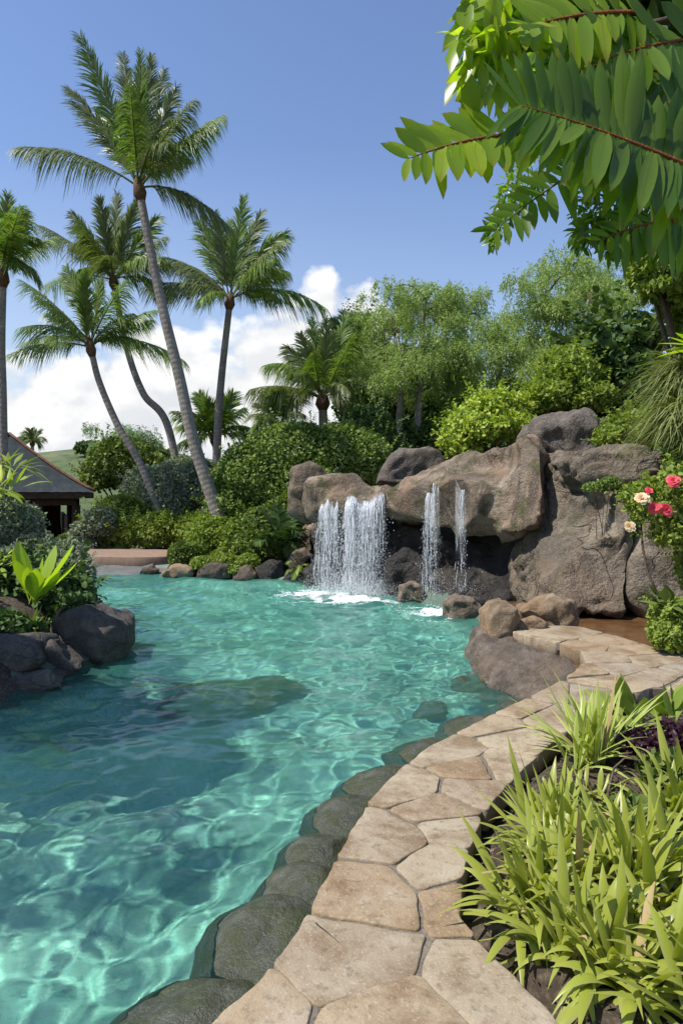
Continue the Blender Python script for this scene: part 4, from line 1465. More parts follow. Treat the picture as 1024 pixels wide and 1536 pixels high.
# ------------------------------------------------------------------ feathery trees behind the rocks
def feathery(label, trunks, Y, crown_px, seed, n=17000, mat=None, lsize=.12):
    """drooping fine foliage on curved limbs. trunks: lists of px points; crown_px: clumps (px,py,r px)"""
    g = np.random.default_rng(seed)
    b0 = P(*trunks[0][0], Y)
    b0[2] = min(b0[2], float(land([b0[0]], [b0[1]])[0]))
    root = empty('feathery_tree', b0, label, 'tree', 'feathery trees behind the rocks')
    ends = []
    for tr in trunks:
        pts = [P(a, b, Y + g.normal(0, .15)) for a, b in tr]
        if tr is trunks[0]: pts[0] = b0.copy()
        c = catmull(pts, 24)
        MB().add(*tube(c, np.linspace(.13, .035, 24), 8)).build('trunk', B_GREY, root)
        ends += [c[-1], c[-6], c[-10]]
    E_ = np.array(ends)
    lb = MB()
    fl = MB()
    ar = np.array([c[2] ** 2 for c in crown_px], float)
    for (px, py, r), a in zip(crown_px, ar / ar.sum()):
        cen = P(px, py, Y + g.normal(0, .9))
        rm = r / F0 * Y
        j = np.argmin(np.linalg.norm(E_ - cen, axis=1))
        lb.add(*tube(catmull([E_[j], (E_[j] + cen) / 2 + np.array([0, 0, .25]), cen], 8), np.linspace(.035, .012, 8), 5))
        ns = int(n * 1.25 * a / 16)
        d = nrm(g.normal(size=(ns, 3)))
        sub_ = g.normal(0, .62, (7, 3)) * np.array([1, 1, .9])
        srad = g.uniform(.25, .6, 7)
        wk = g.integers(0, 7, ns)
        st = cen + rm * (sub_[wk] + d * srad[wk][:, None] * g.uniform(.2, 1.0, (ns, 1)) ** .6 * np.array([1, 1.1, .7]))
        for k in range(0):
            pass
        ln = g.uniform(.3, .85, ns) * min(1.0, rm)
        t = np.linspace(0, 1, 16)
        hx = nrm(d * np.array([1, 1, .35]) + g.normal(0, .3, (ns, 3)))
        pos = st[:, None] + hx[:, None] * (ln[:, None] * .75 * np.sqrt(t)[None])[..., None] + np.array([0, 0, -1.0]) * (ln[:, None] * t[None] ** 1.6)[..., None]
        dr = nrm(np.gradient(pos, axis=1)) + g.normal(0, .75, pos.shape)
        q = pos.reshape(-1, 3) + g.normal(0, .035, (ns * 16, 3))
        dr = dr.reshape(-1, 3)
        fl.add(*leaves(q, dr, g.normal(size=q.shape), lsize * g.uniform(.6, 1.3, len(q)), .014 * g.uniform(.7, 1.3, len(q))))
    lb.build('branches', B_BROWN, root)
    fl.build('crown', mat or M_FEATHER, root)
    return root


feathery('tall feathery grey green tree with two pale stems, nearest the shaggy palm', [[(598, 690), (598, 630), (602, 560), (596, 500)], [(627, 690), (626, 640), (630, 560), (634, 480), (640, 450)]], 21.5,
         [(575, 470, 32), (610, 448, 30), (560, 510, 30), (590, 520, 36), (640, 450, 32), (665, 440, 22), (655, 490, 34), (625, 530, 34), (575, 560, 30), (610, 580, 26), (548, 545, 22), (650, 545, 26), (600, 470, 30), (590, 430, 18), (668, 470, 20)], 201, 30000)
feathery('slender feathery tree with one dark stem in the middle of the row', [[(702, 660), (700, 600), (698, 540), (694, 480)]], 23,
         [(690, 465, 28), (715, 455, 24), (670, 510, 28), (710, 510, 30), (690, 555, 30), (725, 480, 20), (668, 560, 22), (705, 590, 24), (735, 525, 20)], 202, 20000)
feathery('rounded feathery tree, pale olive, between the slender and the tallest one', [[(735, 650), (745, 600), (752, 540), (756, 500)], [(745, 610), (770, 560), (790, 530)]], 24,
         [(752, 475, 26), (775, 495, 28), (735, 515, 28), (760, 540, 34), (795, 540, 30), (740, 575, 32), (780, 590, 34), (725, 560, 22), (815, 585, 26), (765, 620, 24)], 203, 22000)
feathery('tallest feathery tree at the right, airy with open grey limbs', [[(838, 600), (832, 550), (822, 500), (815, 450)], [(834, 560), (855, 510), (872, 480), (882, 450)], [(850, 600), (868, 550), (872, 500)]], 20,
         [(800, 425, 26), (830, 412, 28), (862, 410, 26), (815, 460, 32), (850, 450, 30), (885, 430, 26), (795, 490, 28), (905, 425, 22), (880, 480, 28), (915, 460, 24), (835, 510, 30), (895, 510, 22), (810, 540, 26), (935, 450, 16)], 204, 26000, M_FEATHER)
feathery('bluish feathery tree showing its top behind the tallest feathery one', [[(905, 600), (908, 540), (910, 480), (912, 440)]], 25,
         [(880, 420, 22), (905, 412, 22), (925, 432, 20), (940, 452, 18), (915, 470, 24), (890, 470, 24)], 205, 12000, M_FEATHERT)
feathery('fine leaved acacia like tree left of the slanting palm, over the green hedge', [[(196, 745), (196, 715), (192, 690)], [(196, 720), (215, 695), (225, 680)]], 28,
         [(160, 660, 16), (185, 650, 20), (210, 655, 18), (225, 670, 16), (150, 672, 12), (200, 675, 20), (240, 690, 14), (175, 680, 16)], 206, 9000, M_FEATHERT, .15)

# ------------------------------------------------------------------ hedges and shrubs on the far bank
HG = 'shrubs on the far bank'
shrub('big rounded hedge with yellow green top behind the left end of the waterfall', [(440, 690, 18.2, 75, 58, 1.3), (380, 720, 18.2, 58, 55, 1.2), (510, 690, 18.0, 62, 55, 1.2), (350, 755, 18, 40, 45, 1.0), (470, 740, 17.6, 70, 60, 1.1), (550, 700, 17.8, 42, 50, 1.0)], M_HEDGE, 64000, .085, 301, 'hedge', 'hedge', HG, spr=160, amp=.12, stem=.05)
shrub('dark upright bush at the right end of the big hedge', [(562, 655, 19, 30, 40, .8), (575, 690, 18.6, 34, 40, .8), (545, 640, 19.5, 24, 30, .7)], M_DARK, 12000, .10, 302, group=HG, spr=60)
shrub('grey green bush between the trunks of the slanting and the tallest palm', [(262, 745, 20.5, 45, 45, 1.1), (225, 735, 21.5, 40, 36, 1.0), (300, 735, 20.8, 36, 42, 1.0), (275, 712, 22, 34, 26, .9)], M_SILVER, 20000, .085, 303, group=HG, spr=60)
shrub('broad green tree like bush behind the slanting palm trunk', [(180, 700, 25, 46, 42, 1.4), (215, 715, 25, 40, 36, 1.3), (150, 715, 26, 28, 26, 1.1), (240, 700, 27, 34, 26, 1.2)], M_MID, 16000, .13, 304, group=HG, spr=60, stem=.06)
shrub('low green hedge along the back of the red terrace', [(150, 800, 18.8, 34, 26, .6), (200, 800, 18.6, 40, 26, .6), (245, 798, 18.5, 38, 28, .6), (180, 770, 19.5, 40, 26, .7), (290, 795, 18.2, 30, 24, .6)], M_BRIGHT, 24000, .085, 305, 'hedge', 'hedge', HG, spr=80, amp=.18)
shrub('silvery leaved shrub left of the low green hedge', [(150, 785, 18.2, 24, 22, .5), (128, 805, 18.2, 22, 22, .5)], M_SILVER, 7000, .085, 306, group=HG, spr=10)
shrub('dusty green shrub in front of the hut post', [(112, 812, 19.2, 18, 14, .5), (100, 820, 18.8, 20, 16, .5)], M_MID, 4500, .085, 316, group=HG)
shrub('bright spreading shrub at the foot of the tallest palm', [(318, 800, 17.0, 36, 26, .7), (350, 815, 16.6, 34, 28, .6), (300, 822, 16.4, 24, 22, .5), (335, 840, 16.0, 24, 14, .4)], M_BRIGHT, 17000, .075, 307, group=HG, spr=60)
shrub('round clipped dark bush at the water on the far shore', [(272, 832, 15.6, 19, 19, .3)], M_MID, 5000, .05, 308, group=HG, amp=.08)
shrub('leafy green shrub left of the waterfall rocks', [(395, 790, 16.6, 34, 28, .7), (425, 775, 16.6, 30, 26, .6), (380, 825, 15.8, 28, 26, .5), (415, 815, 15.6, 26, 26, .5)], M_MID, 15000, .095, 309, group=HG, spr=50)


def rosette(label, base, n, length, width, mat, seed, elev=(.5, 1.3), droop=.6, name='fern', cat='fern', group=None, prof=(.35, .85, 1, .9, .6, .05), fold=.25, spread=.05, leafname='leaf_blades', az=None, parts=False):
    g = np.random.default_rng(seed)
    root = empty(name, base, label, cat, group)
    a = g.uniform(0, 2 * pi, n) if az is None else np.asarray(az)
    n = len(a)
    el = g.uniform(*elev, n)
    d = np.stack([np.cos(a) * np.cos(el), np.sin(a) * np.cos(el), np.sin(el)], -1)
    b = np.asarray(base) + d * np.array([1, 1, 0]) * spread + np.stack([g.normal(0, spread, n), g.normal(0, spread, n), g.uniform(-.02, .02, n)], -1)
    side = np.stack([-np.sin(a), np.cos(a), 0 * a], -1) + g.normal(0, .12, (n, 3))
    Ln = length * g.uniform(.65, 1.15, n)
    dr = droop * g.uniform(.5, 1.4, n) * np.cos(el)
    if parts:
        for i in range(n):
            s = slice(i, i + 1)
            MB().add(*strips(b[s], d[s], side[s], Ln[s], width * g.uniform(.8, 1.2, 1), dr[s], prof, fold=fold)).build('leaf', mat, root)
    else:
        MB().add(*strips(b, d, side, Ln, width * g.uniform(.75, 1.2, n), dr, prof, fold=fold)).build(leafname, mat, root)
    return root


def fernlike(label, base, tips, Y, leaf_len, seed, mat, group=None, name='fern', cat='fern', n=26, lw=.03, ribmat=None):
    g = np.random.default_rng(seed)
    root = empty(name, base, label, cat, group)
    for (tx, ty, oy, ar) in tips:
        T = P(tx, ty, Y + oy)
        add_frond(root, np.asarray(base) + g.normal(0, .02, 3), T, (0, 0, ar / F0 * Y), leaf_len, lw, n, .35, g, mat=mat, ribmat=ribmat, r0=.012, bare=.15)
    return root


fernlike('dark cycad like fern with arching fronds against the left side of the waterfall rocks', P(425, 835, 15.2), [(372, 778, -.2, 24), (392, 762, .2, 16), (415, 758, -.3, 8), (440, 765, .2, 14), (448, 800, -.3, 34), (440, 830, -.4, 40), (385, 815, -.5, 26), (405, 800, -.7, 24), (450, 820, .1, 36)], 15.2, .42, 401, M_DARK, n=34, lw=.045)
fernlike('small bright fern hanging over the dark wet rock', P(448, 848, 14.0), [(428, 862, -.1, 8), (440, 868, -.2, 10), (458, 866, -.1, 10), (462, 850, 0, 8), (430, 845, -.1, 10)], 14.0, .14, 402, M_BRIGHT, n=20, lw=.02)

# dense dark growth behind, between hedge and feathery trees
shrub('deep green thicket under the feathery trees, right of the hedge', [(575, 620, 24.5, 50, 60, 1.5), (640, 640, 25, 60, 50, 1.5), (700, 640, 25, 60, 46, 1.5), (540, 590, 26, 40, 60, 1.5), (600, 560, 27, 44, 40, 1.5), (780, 625, 25, 60, 44, 1.5), (660, 590, 28, 60, 50, 1.5), (690, 670, 22, 60, 26, 1.0), (620, 665, 22, 50, 28, 1.0), (780, 660, 21, 60, 26, 1.0)], M_DARK, 42000, .17, 311, 'thicket', 'thicket', 'shrubs on the rocks', stem=.06)
shrub('tall leafy green bush filling the gap beside the upright palm', [(545, 560, 26.5, 22, 50, 1), (535, 500, 27, 18, 26, .8), (560, 600, 26, 24, 40, 1)], M_MID, 9000, .16, 312, group='shrubs on the rocks', spr=40)
RG = 'shrubs on the rocks'
shrub('bright yellow green shrub spilling over the top of the rocks', [(740, 610, 14.0, 42, 22, .8), (700, 640, 13.9, 34, 22, .7), (765, 640, 13.6, 36, 24, .7), (725, 645, 13.5, 40, 22, .6), (680, 662, 13.7, 22, 14, .5), (695, 674, 13.6, 28, 14, .4), (775, 612, 14.2, 26, 18, .6), (705, 618, 14.3, 16, 12, .4)], M_LIME, 17000, .085, 321, group=RG, kind='leaf', aspect=.36, spr=90, up=.45)
shrub('large mid green bush above the dark top boulder', [(850, 575, 14.5, 46, 36, 1.0), (820, 600, 14.2, 32, 26, .8), (880, 600, 14.0, 40, 24, .8), (845, 545, 15, 32, 22, .8), (805, 615, 14.5, 22, 16, .6)], M_BRIGHT, 22000, .085, 322, group=RG, spr=90, up=.4)
shrub('dark large leaved bush behind the mid green bush at the right', [(915, 535, 15.5, 52, 40, 1.2), (945, 580, 14.8, 46, 44, 1.1), (890, 520, 16, 32, 26, .9), (950, 510, 15.5, 34, 26, .9), (920, 615, 14.5, 40, 26, .8)], M_DARK, 9000, .20, 323, group=RG, kind='leaf', aspect=.5, spr=50)
shrub('low round light green shrub on top of the rock wall', [(945, 648, 10.9, 44, 26, .5), (925, 658, 10.7, 30, 18, .45), (980, 650, 10.7, 32, 24, .45), (955, 632, 11.2, 30, 14, .4)], M_BRIGHT, 16000, .058, 324, group=RG, kind='leaf', aspect=.42, spr=60)
shrub('small moss like creeper clinging to the face of the rock wall', [(893, 732, 9.6, 22, 8, .12), (915, 725, 9.55, 22, 9, .12)], M_HEDGE, 1500, .03, 325, 'creeper', 'creeper', RG, stem=.01)

# ------------------------------------------------------------------ right bank
shrub('tall dark tree top reaching in at the right edge below the overhead branch', [(985, 405, 9.1, 34, 26, .6), (1020, 385, 9.1, 40, 40, .7), (1040, 440, 9.1, 36, 40, .7), (962, 398, 9.3, 16, 12, .4), (990, 432, 9.0, 26, 14, .4), (1060, 480, 9.2, 36, 60, .7)], M_BRIGHT, 15000, .075, 331, 'leafy_tree', 'tree', 'plants on the right bank', spr=80, base=(5.1, 9.4, 1.0), stem=.07)


def skirt(label, top_px, Y, n, length, mat, seed, az, name='shaggy_plant', cat='plant', w=.018, el=(.1, .9), droop=1.2, base=None, spread=.15, group='plants on the right bank', trunk=True, zs=1.0):
    """shaggy mop of long hanging straps on a short trunk"""
    g = np.random.default_rng(seed)
    top = P(*top_px, Y)
    if base is None: base = (top[0] + .2, top[1] + .1, float(land([top[0]], [top[1]])[0]))
    root = empty(name, base, label, cat, group)
    a = g.uniform(*az, n)
    e = g.uniform(*el, n)
    d = np.stack([np.cos(a) * np.cos(e), np.sin(a) * np.cos(e), np.sin(e)], -1)
    b = top + g.normal(0, spread, (n, 3)) * np.array([.8, .8, zs])
    side = np.stack([-np.sin(a), np.cos(a), 0 * a], -1) + g.normal(0, .2, (n, 3))
    MB().add(*strips(b, d, side, length * g.uniform(.5, 1.15, n), w, droop * g.uniform(.6, 1.4, n), (.6, 1, 1, .8, .5, .05))).build('hanging_leaves', mat, root)
    if trunk:
        MB().add(*tube(catmull([np.array(base) - (0, 0, .2), (np.array(base) + top) / 2 + (.05, 0, 0), top], 12), np.linspace(.16, .11, 12), 9)).build('trunk', B_BROWN, root)
    return root


skirt('tall shaggy palm stem wrapped in hanging straw coloured leaves at the right edge', (1050, 500), 9.8, 1100, .42, M_THATCH, 341, (1.6, 5.4), droop=1.0, spread=.2, el=(-.2, .7), base=(5.1, 9.9, 1.0), zs=3.2)
skirt('mop of arching grey green grass blades below the straw coloured palm stem', (1040, 570), 9.2, 1100, .85, M_GRASSY, 342, (2.0, 4.8), droop=.75, spread=.14, el=(0, 1.0), base=(4.75, 9.3, 1.0))
skirt('smaller tuft of brownish grass blades above the round light green shrub', (1030, 625), 8.8, 420, .8, M_GRASSY, 343, (2.0, 4.8), droop=.6, spread=.1, el=(-.1, .7), base=(4.55, 8.85, 1.1), trunk=False)
rosette('lime yellow strap leaf poking in from the right edge over the grass mop', P(1050, 520, 8.6), 7, .55, .09, M_NEST, 344, (.0, .5), .25, 'strap_plant', 'plant', 'plants on the right bank', az=[2.9, 3.1, 3.3, 2.6, 3.6, 4.2, 3.0])
shrub('dense brown green undergrowth at the right edge behind the flowers', [(1020, 690, 9.6, 30, 50, .5), (1030, 620, 10, 30, 50, .6)], M_HEDGE, 6000, .06, 345, group='plants on the right bank', spr=30)
FB = (3.75, 6.9, .15)
fl = shrub('flowering bush with coral and peach blossoms at the right edge', [(985, 760, 6.9, 44, 36, .32), (1020, 745, 6.9, 40, 46, .35), (1015, 800, 6.8, 36, 30, .3), (960, 745, 7.0, 28, 20, .22), (1055, 780, 6.9, 40, 60, .35), (1050, 850, 6.9, 30, 60, .3)], M_BRIGHT, 9000, .05, 351, 'flowering_bush', 'bush', 'plants on the right bank', 'leaf', .4, spr=60, base=FB, up=.4, stem=.02)


def blossom(root, px, py, Y, r, mat, seed, face):
    g = np.random.default_rng(seed)
    c = P(px, py, Y)
    mb = MB()
    face = nrm(np.array(face, float))
    s = nrm(np.cross(face, [0, 0, 1.0]))
    u = np.cross(s, face)
    for ring, (cnt, ln, el) in enumerate([(7, r, .25), (7, r * .85, .6), (6, r * .65, .95), (5, r * .45, 1.25)]):
        a = np.linspace(0, 2 * pi, cnt, endpoint=False) + ring * .5 + g.normal(0, .15, cnt)
        e = el + g.normal(0, .12, cnt)
        d = np.cos(e)[:, None] * (np.cos(a)[:, None] * s + np.sin(a)[:, None] * u) + np.sin(e)[:, None] * face
        sd = -np.sin(a)[:, None] * s + np.cos(a)[:, None] * u
        mb.add(*strips(np.repeat(c[None], cnt, 0), d, sd, ln * g.uniform(.85, 1.1, cnt), ln * .85, .25, (.25, .8, 1, .95, .55), fold=.22, droop_dir=-face))
    f = mb.build('blossom', mat, root)
    MB().add(*tube(catmull([c - face * .01, c - face * .06 + np.array([.02, .05, -.06]), c + np.array([.08, .12, -.2])], 6), .004, 5)).build('flower_stalk', B_STALK, f)


for i, (px, py, r, mt, fc_) in enumerate([(1009, 722, .085, M_PETALR, (-.3, -.8, .5)), (981, 762, .075, M_PETALR, (-.4, -.9, .2)), (997, 765, .085, M_PETALR, (.1, -1, .2)), (962, 748, .085, M_PETALP, (-.3, -.7, .6)), (944, 790, .065, M_PETALP, (-.6, -.8, .1)), (973, 736, .05, M_PETALR, (0, -.7, .7))]):
    blossom(fl, px, py, 6.45, r * .86, mt, 500 + i, fc_)
shrub('compact round bright green bush at the right end of the path', [(1010, 935, 6.75, 34, 34, .26), (1035, 950, 6.7, 36, 40, .28), (1000, 955, 6.6, 24, 22, .2)], M_BRIGHT, 9000, .038, 352, group='plants on the right bank', kind='leaf', aspect=.5, spr=30)
rosette('big leaved plant with round pale green leaves between the flowers and the round bush', P(1005, 905, 6.7), 11, .30, .13, M_MID, 353, (.35, 1.2), .5, 'broad_leaf_plant', 'plant', 'plants on the right bank', az=[2.5, 2.9, 3.3, 3.7, 4.2, 4.6, 2.2, 3.0, 5, .5, 1.2], prof=(.06, .08, .5, 1, .95, .5, .05))

# ------------------------------------------------------------------ the border beside the path
def clump(label, base, n, length, width, mat, seed, elev=(.55, 1.45), droop=.55, group='strap leaved plants in the border', lean=(0, 0)):
    g = np.random.default_rng(seed)
    root = empty('strap_leaved_plant', base, label, 'plant', group)
    k = max(4, n // 9)
    fan = np.asarray(base)[None] + np.stack([g.normal(0, .085, k), g.normal(0, .085, k), np.zeros(k)], -1)
    for i in range(n):
        f = i % k
        a = g.uniform(0, 2 * pi)
        el = g.uniform(*elev)
        d = nrm(np.array([cos(a) * cos(el) + lean[0], sin(a) * cos(el) + lean[1], sin(el)]))
        b = fan[f] + np.array([cos(a), sin(a), 0]) * .02 + np.array([0, 0, -.02])
        sd = np.array([-sin(a), cos(a), g.normal(0, .15)])
        l = length * g.uniform(.6, 1.15)
        MB().add(*strips(b[None], d[None], sd[None], l, width * g.uniform(.72, 1.2), droop * g.uniform(.4, 1.7) * (1.2 - .62 * sin(el)), (.42, .62, .88, 1, .96, .8, .52, .26, .02), fold=.32)).build('leaf', mat if g.random() > .045 else M_DEAD, root)
    return root


clump('leftmost strap leaved clump leaning over the flagstones, some blades bent down onto them', (.80, 2.66, .0), 100, .49, .040, M_STRAP, 601, lean=(-.11, 0))
clump('biggest strap leaved clump at the right edge, halfway down the border', (1.18, 2.62, .03), 100, .62, .046, M_STRAP, 602)
clump('strap leaved clump nearest the camera above the dark mulch', (.93, 2.26, .0), 100, .48, .040, M_STRAP, 603, (.35, 1.4), .6)
clump('strap leaved clump cut by the lower right corner', (1.2, 2.2, .02), 75, .46, .042, M_STRAP, 604, (.3, 1.35))
clump('strap leaved clump in the middle of the border, behind the leftmost one', (.98, 3.02, .0), 90, .50, .038, M_STRAP, 605, lean=(-.06, 0))
clump('small strap leaved tuft drooping onto the path where it narrows', (1.2, 3.5, 0), 44, .26, .026, M_STRAP, 606, (.3, 1.3), .7)
clump('cream striped narrow leaved clump farthest along the border', (1.5, 4.02, .0), 100, .58, .034, M_STRAPV, 607, (.6, 1.5), .4)
clump('strap leaved clump at the right edge behind the biggest one', (1.66, 3.2, .02), 75, .55, .042, M_STRAP, 608)
clump('low strap leaved clump filling the gap between the leftmost and the nearest one', (.80, 2.42, .0), 80, .42, .034, M_STRAP, 615, (.3, 1.35), .7)
clump('strap leaved clump wedged between the middle one and the biggest one', (1.05, 2.78, .02), 80, .52, .036, M_STRAP, 616)
rosette('broad leaved green plant above the purple foliage at the right edge', (2.12, 4.5, .02), 34, .38, .11, M_BRIGHT, 611, (.3, 1.35), .35, 'broad_leaf_plant', 'plant', 'low plants in the border', prof=(.12, .2, .6, 1, .95, .6, .05), spread=.10)
rosette('oval leaved seedling in front of the purple foliage', (1.86, 4.25, .02), 9, .22, .09, M_BRIGHT, 612, (.4, 1.2), .5, 'broad_leaf_plant', 'plant', 'low plants in the border', prof=(.08, .12, .6, 1, .9, .5, .05), spread=.03)
shrub('low purple leaved plant in the mulch behind the strap leaves', [(985, 1130, 3.9, 44, 24, .18), (955, 1120, 4.0, 26, 18, .15), (1020, 1120, 3.9, 30, 26, .18)], M_PURPLE, 1500, .05, 613, 'purple_plant', 'plant', 'low plants in the border', 'leaf', .3, base=(1.8, 3.95, 0), stem=.008, up=.5)
shrub('dark low leafy plant filling the shade between the strap leaved clumps', [(960, 1250, 3.1, 60, 30, .2), (850, 1215, 3.3, 30, 16, .14), (1010, 1170, 3.5, 40, 24, .2)], M_MID, 1500, .06, 614, 'ground_cover_plant', 'plant', 'low plants in the border', 'leaf', .35, base=(1.35, 3.2, 0), stem=.008, up=.5)

# ------------------------------------------------------------------ the planted island on the left
IG = 'plants on the island'
shrub('dark glossy leaved bush at the left edge under the bright rosette', [(40, 890, 8.5, 56, 44, .5), (100, 892, 8.6, 34, 34, .45), (5, 915, 8.2, 50, 40, .45), (75, 922, 8.2, 40, 24, .35), (-40, 880, 8.4, 40, 60, .5)], M_DARK, 9000, .085, 701, group=IG, kind='leaf', aspect=.5, spr=80)
shrub('fine leaved grey green bush at the left edge above the dark one', [(18, 790, 10.2, 40, 38, .7), (48, 828, 10, 32, 28, .6), (-24, 765, 10.5, 40, 40, .7), (10, 845, 9.8, 46, 28, .6)], M_SILVER, 17000, .055, 702, group=IG, spr=25)
shrub('soft feathery grey bush leaning over the water right of the bright rosette', [(102, 838, 9.4, 26, 26, .4), (120, 864, 9.2, 18, 24, .3), (95, 865, 9.2, 28, 26, .4)], M_SILVER, 7000, .05, 703, group=IG, spr=45, aspect=.25)
rosette('bright yellow green rosette of broad upright leaves on the island', P(52, 905, 7.45), 12, .78, .20, M_NEST, 704, (.85, 1.38), .3, 'nest_fern', 'plant', IG, prof=(.12, .2, .5, .85, 1, .95, .65, .08), fold=.2, az=[.1, .5, 2.7, 3.1, 2.2, 4.4, 5.2, 5.9, 1.3, 3.7, .3, 4.9], spread=.025, parts=True)
rosette('small strap leaved sprout below the bright rosette', P(50, 940, 7.4), 9, .28, .03, M_BRIGHT, 705, (.4, 1.3), .6, 'strap_plant', 'plant', IG, spread=.01)
rosette('yellowish croton like plant at the left edge above the fine leaved bush', P(-8, 735, 9.6), 26, .55, .09, M_LIME, 706, (-.2, 1.2), .4, 'croton_plant', 'plant', IG, prof=(.12, .4, 1, .9, .5, .05), spread=.16)
rosette('light green leafy sprout in front of the hut', P(8, 700, 10.4), 34, .48, .075, M_BRIGHT, 707, (-.3, 1.2), .4, 'leafy_shoot', 'plant', IG, prof=(.12, .4, 1, .9, .5, .05), spread=.16)
shrub('low dark leaves between the rounded boulder and the bright rosette at the left edge', [(5, 940, 7.2, 34, 18, .25), (-30, 935, 7.2, 30, 22, .25), (45, 944, 7.4, 20, 12, .15)], M_DARK, 1700, .07, 710, group=IG, kind='leaf', aspect=.48, stem=.01)
shrub('low creeping greenery draped over the pale rubble rocks of the far shore', [(305, 845, 14.9, 20, 9, .35), (340, 842, 14.9, 22, 10, .35), (372, 842, 14.8, 18, 10, .3), (355, 855, 14.6, 12, 6, .2)], M_BRIGHT, 4200, .055, 711, group=HG, stem=.01)
rosette('yellow edged plant at the left edge beside the bright rosette', P(-4, 850, 8.2), 18, .34, .055, M_LIME, 708, (0, 1.2), .4, 'croton_plant', 'plant', IG, spread=.06)
shrub('clump of leaves tipping over the top of the biggest dark boulder', [(115, 905, 7.9, 24, 10, .2), (60, 945, 7.7, 26, 14, .2)], M_DARK, 900, .07, 709, group=IG, kind='leaf', aspect=.45)

# unseen tree added past the left edge, crown shaped to shade island and water
root = empty('unseen_shade_tree', (-7.2, 6.2, .0), 'broad dark unseen tree added for its shade, on the island beyond the left edge', 'tree', IG)
g = np.random.default_rng(801)
mb = foliage_mb([[-5.6, 5.5, 4.6, .85, .45, .7], [-6.6, 5.0, 5.0, 1.1, .6, .9], [-5.5, 4.8, 4.5, .8, .5, .7], [-7.2, 5.4, 5.0, 1.1, .5, .9]], 9000, .24, g, 'diamond', .5, seed=801, inner=.5)
mb.build('crown', M_DARK, root)
mb = MB().add(*tube(catmull([(-7.2, 6.2, -.3), (-7.2, 6.0, 1.5), (-6.9, 5.5, 3.2), (-6.4, 5.0, 4.6)], 16), np.linspace(.24, .09, 16), 10))
mb.add(*tube(catmull([(-7.0, 5.7, 2.6), (-7.1, 5.2, 3.8), (-7.0, 4.6, 4.8)], 10), np.linspace(.12, .05, 10), 8))
mb.add(*tube(catmull([(-6.9, 5.5, 3.2), (-6.3, 5.4, 4.0), (-5.8, 5.4, 4.6)], 10), np.linspace(.11, .05, 10), 8))
mb.build('trunk', B_BROWN, root)

# ------------------------------------------------------------------ overhead branches, upper right
OG = None
ot = empty('overhanging_tree', (4.2, 3.6, 0.0), 'tree reaching in overhead at the upper right with huge feather leaves on red ribs', 'tree')
mb = MB().add(*tube(catmull([(4.2, 3.6, -.2), (4.15, 3.5, 1.4), (3.9, 3.4, 3.0), (3.4, 3.3, 4.3)], 20), np.linspace(.2, .10, 20), 10))
mb.build('trunk', B_BROWN, ot)
mb = MB()
for a in [[(3.85, 3.4, 3.1), (2.9, 3.2, 3.4), (1.9, 3.1, 3.75), (1.0, 3.1, 3.6)], [(3.5, 3.3, 4.1), (2.5, 3.3, 4.2), (1.4, 3.3, 3.95)], [(3.9, 3.4, 2.9), (3.0, 3.5, 2.9), (2.2, 3.6, 3.05), (1.75, 3.6, 3.1)], [(3.7, 3.35, 3.6), (2.8, 3.0, 3.9), (1.8, 2.9, 4.1), (1.2, 2.9, 3.8)]]:
    mb.add(*tube(catmull(a, 14), np.linspace(.05, .012, 14), 7))
mb.build('branch', B_BROWN, ot)


def broad_frond(a, b, arch, ln, w, n, mat, seed, droop=.22, vee=.1, ref=(0, -.95, .32), bare=.02, rib=None, tips=.55, sweep=.28):
    g = np.random.default_rng(seed)
    return add_frond(ot, a, b, arch, ln, w, n, droop, g, bare=bare, sweep=sweep, vee=vee, r0=.013, refx=ref, tips=tips, mat=mat, ribmat=rib or B_RED, width_prof=(.25, .8, 1, .95, .7, .05), fold=.22)


broad_frond(P(1085, 275, 2.5), P(780, 158, 2.4), (0, .0, .04), .33, .066, 44, M_GLOSS, 901, .10, tips=.7, sweep=.10)
broad_frond(P(790, 200, 2.8), P(612, 238, 2.65), (-.02, 0, .035), .22, .078, 14, M_OVERLIT, 902, .12, tips=.6)
broad_frond(P(1000, 190, 3.3), P(742, 345, 3.2), (0, 0, .10), .20, .058, 20, M_GLOSS, 903, .16, rib=B_STALK)
broad_frond(P(1080, 150, 3.4), P(820, 60, 3.2), (0, 0, .06), .40, .07, 24, M_GLOSS, 904, .2)
broad_frond(P(960, 20, 3.0), P(740, 60, 2.9), (0, 0, .08), .26, .065, 16, M_OVERLIT, 905, .2)
broad_frond(P(1100, 60, 3.0), P(860, 110, 2.9), (0, 0, .10), .34, .07, 20, M_GLOSS, 906, .2)
broad_frond(P(1090, 330, 3.4), P(900, 360, 3.3), (0, 0, .09), .26, .06, 16, M_GLOSS, 907, .25)


def leaf_cluster(blobs_px, n, size, mat, seed, aspect=.36, kind='leaf'):
    g = np.random.default_rng(seed)
    B = []
    for px, py, Y, rx, rz, dp in blobs_px:
        B.append([*P(px, py, Y), rx / F0 * Y, dp, rz / F0 * Y])
    pos, out = lumpy(B, n, g, shell=.3, inner=.5, low=-1, seed=seed, amp=.3)
    k = len(pos)
    d = nrm(out * .45 + g.normal(0, .45, (k, 3)) + np.array([-.15, 0, -.55]))
    u = nrm(g.normal(0, .6, (k, 3)) + np.array([0, -.5, .9]))
    L_ = size * g.uniform(.6, 1.3, k)
    MB().add(*leaves(pos, d, u, L_, L_ * aspect * .55, kind)).build('leaf_cluster', mat, ot)


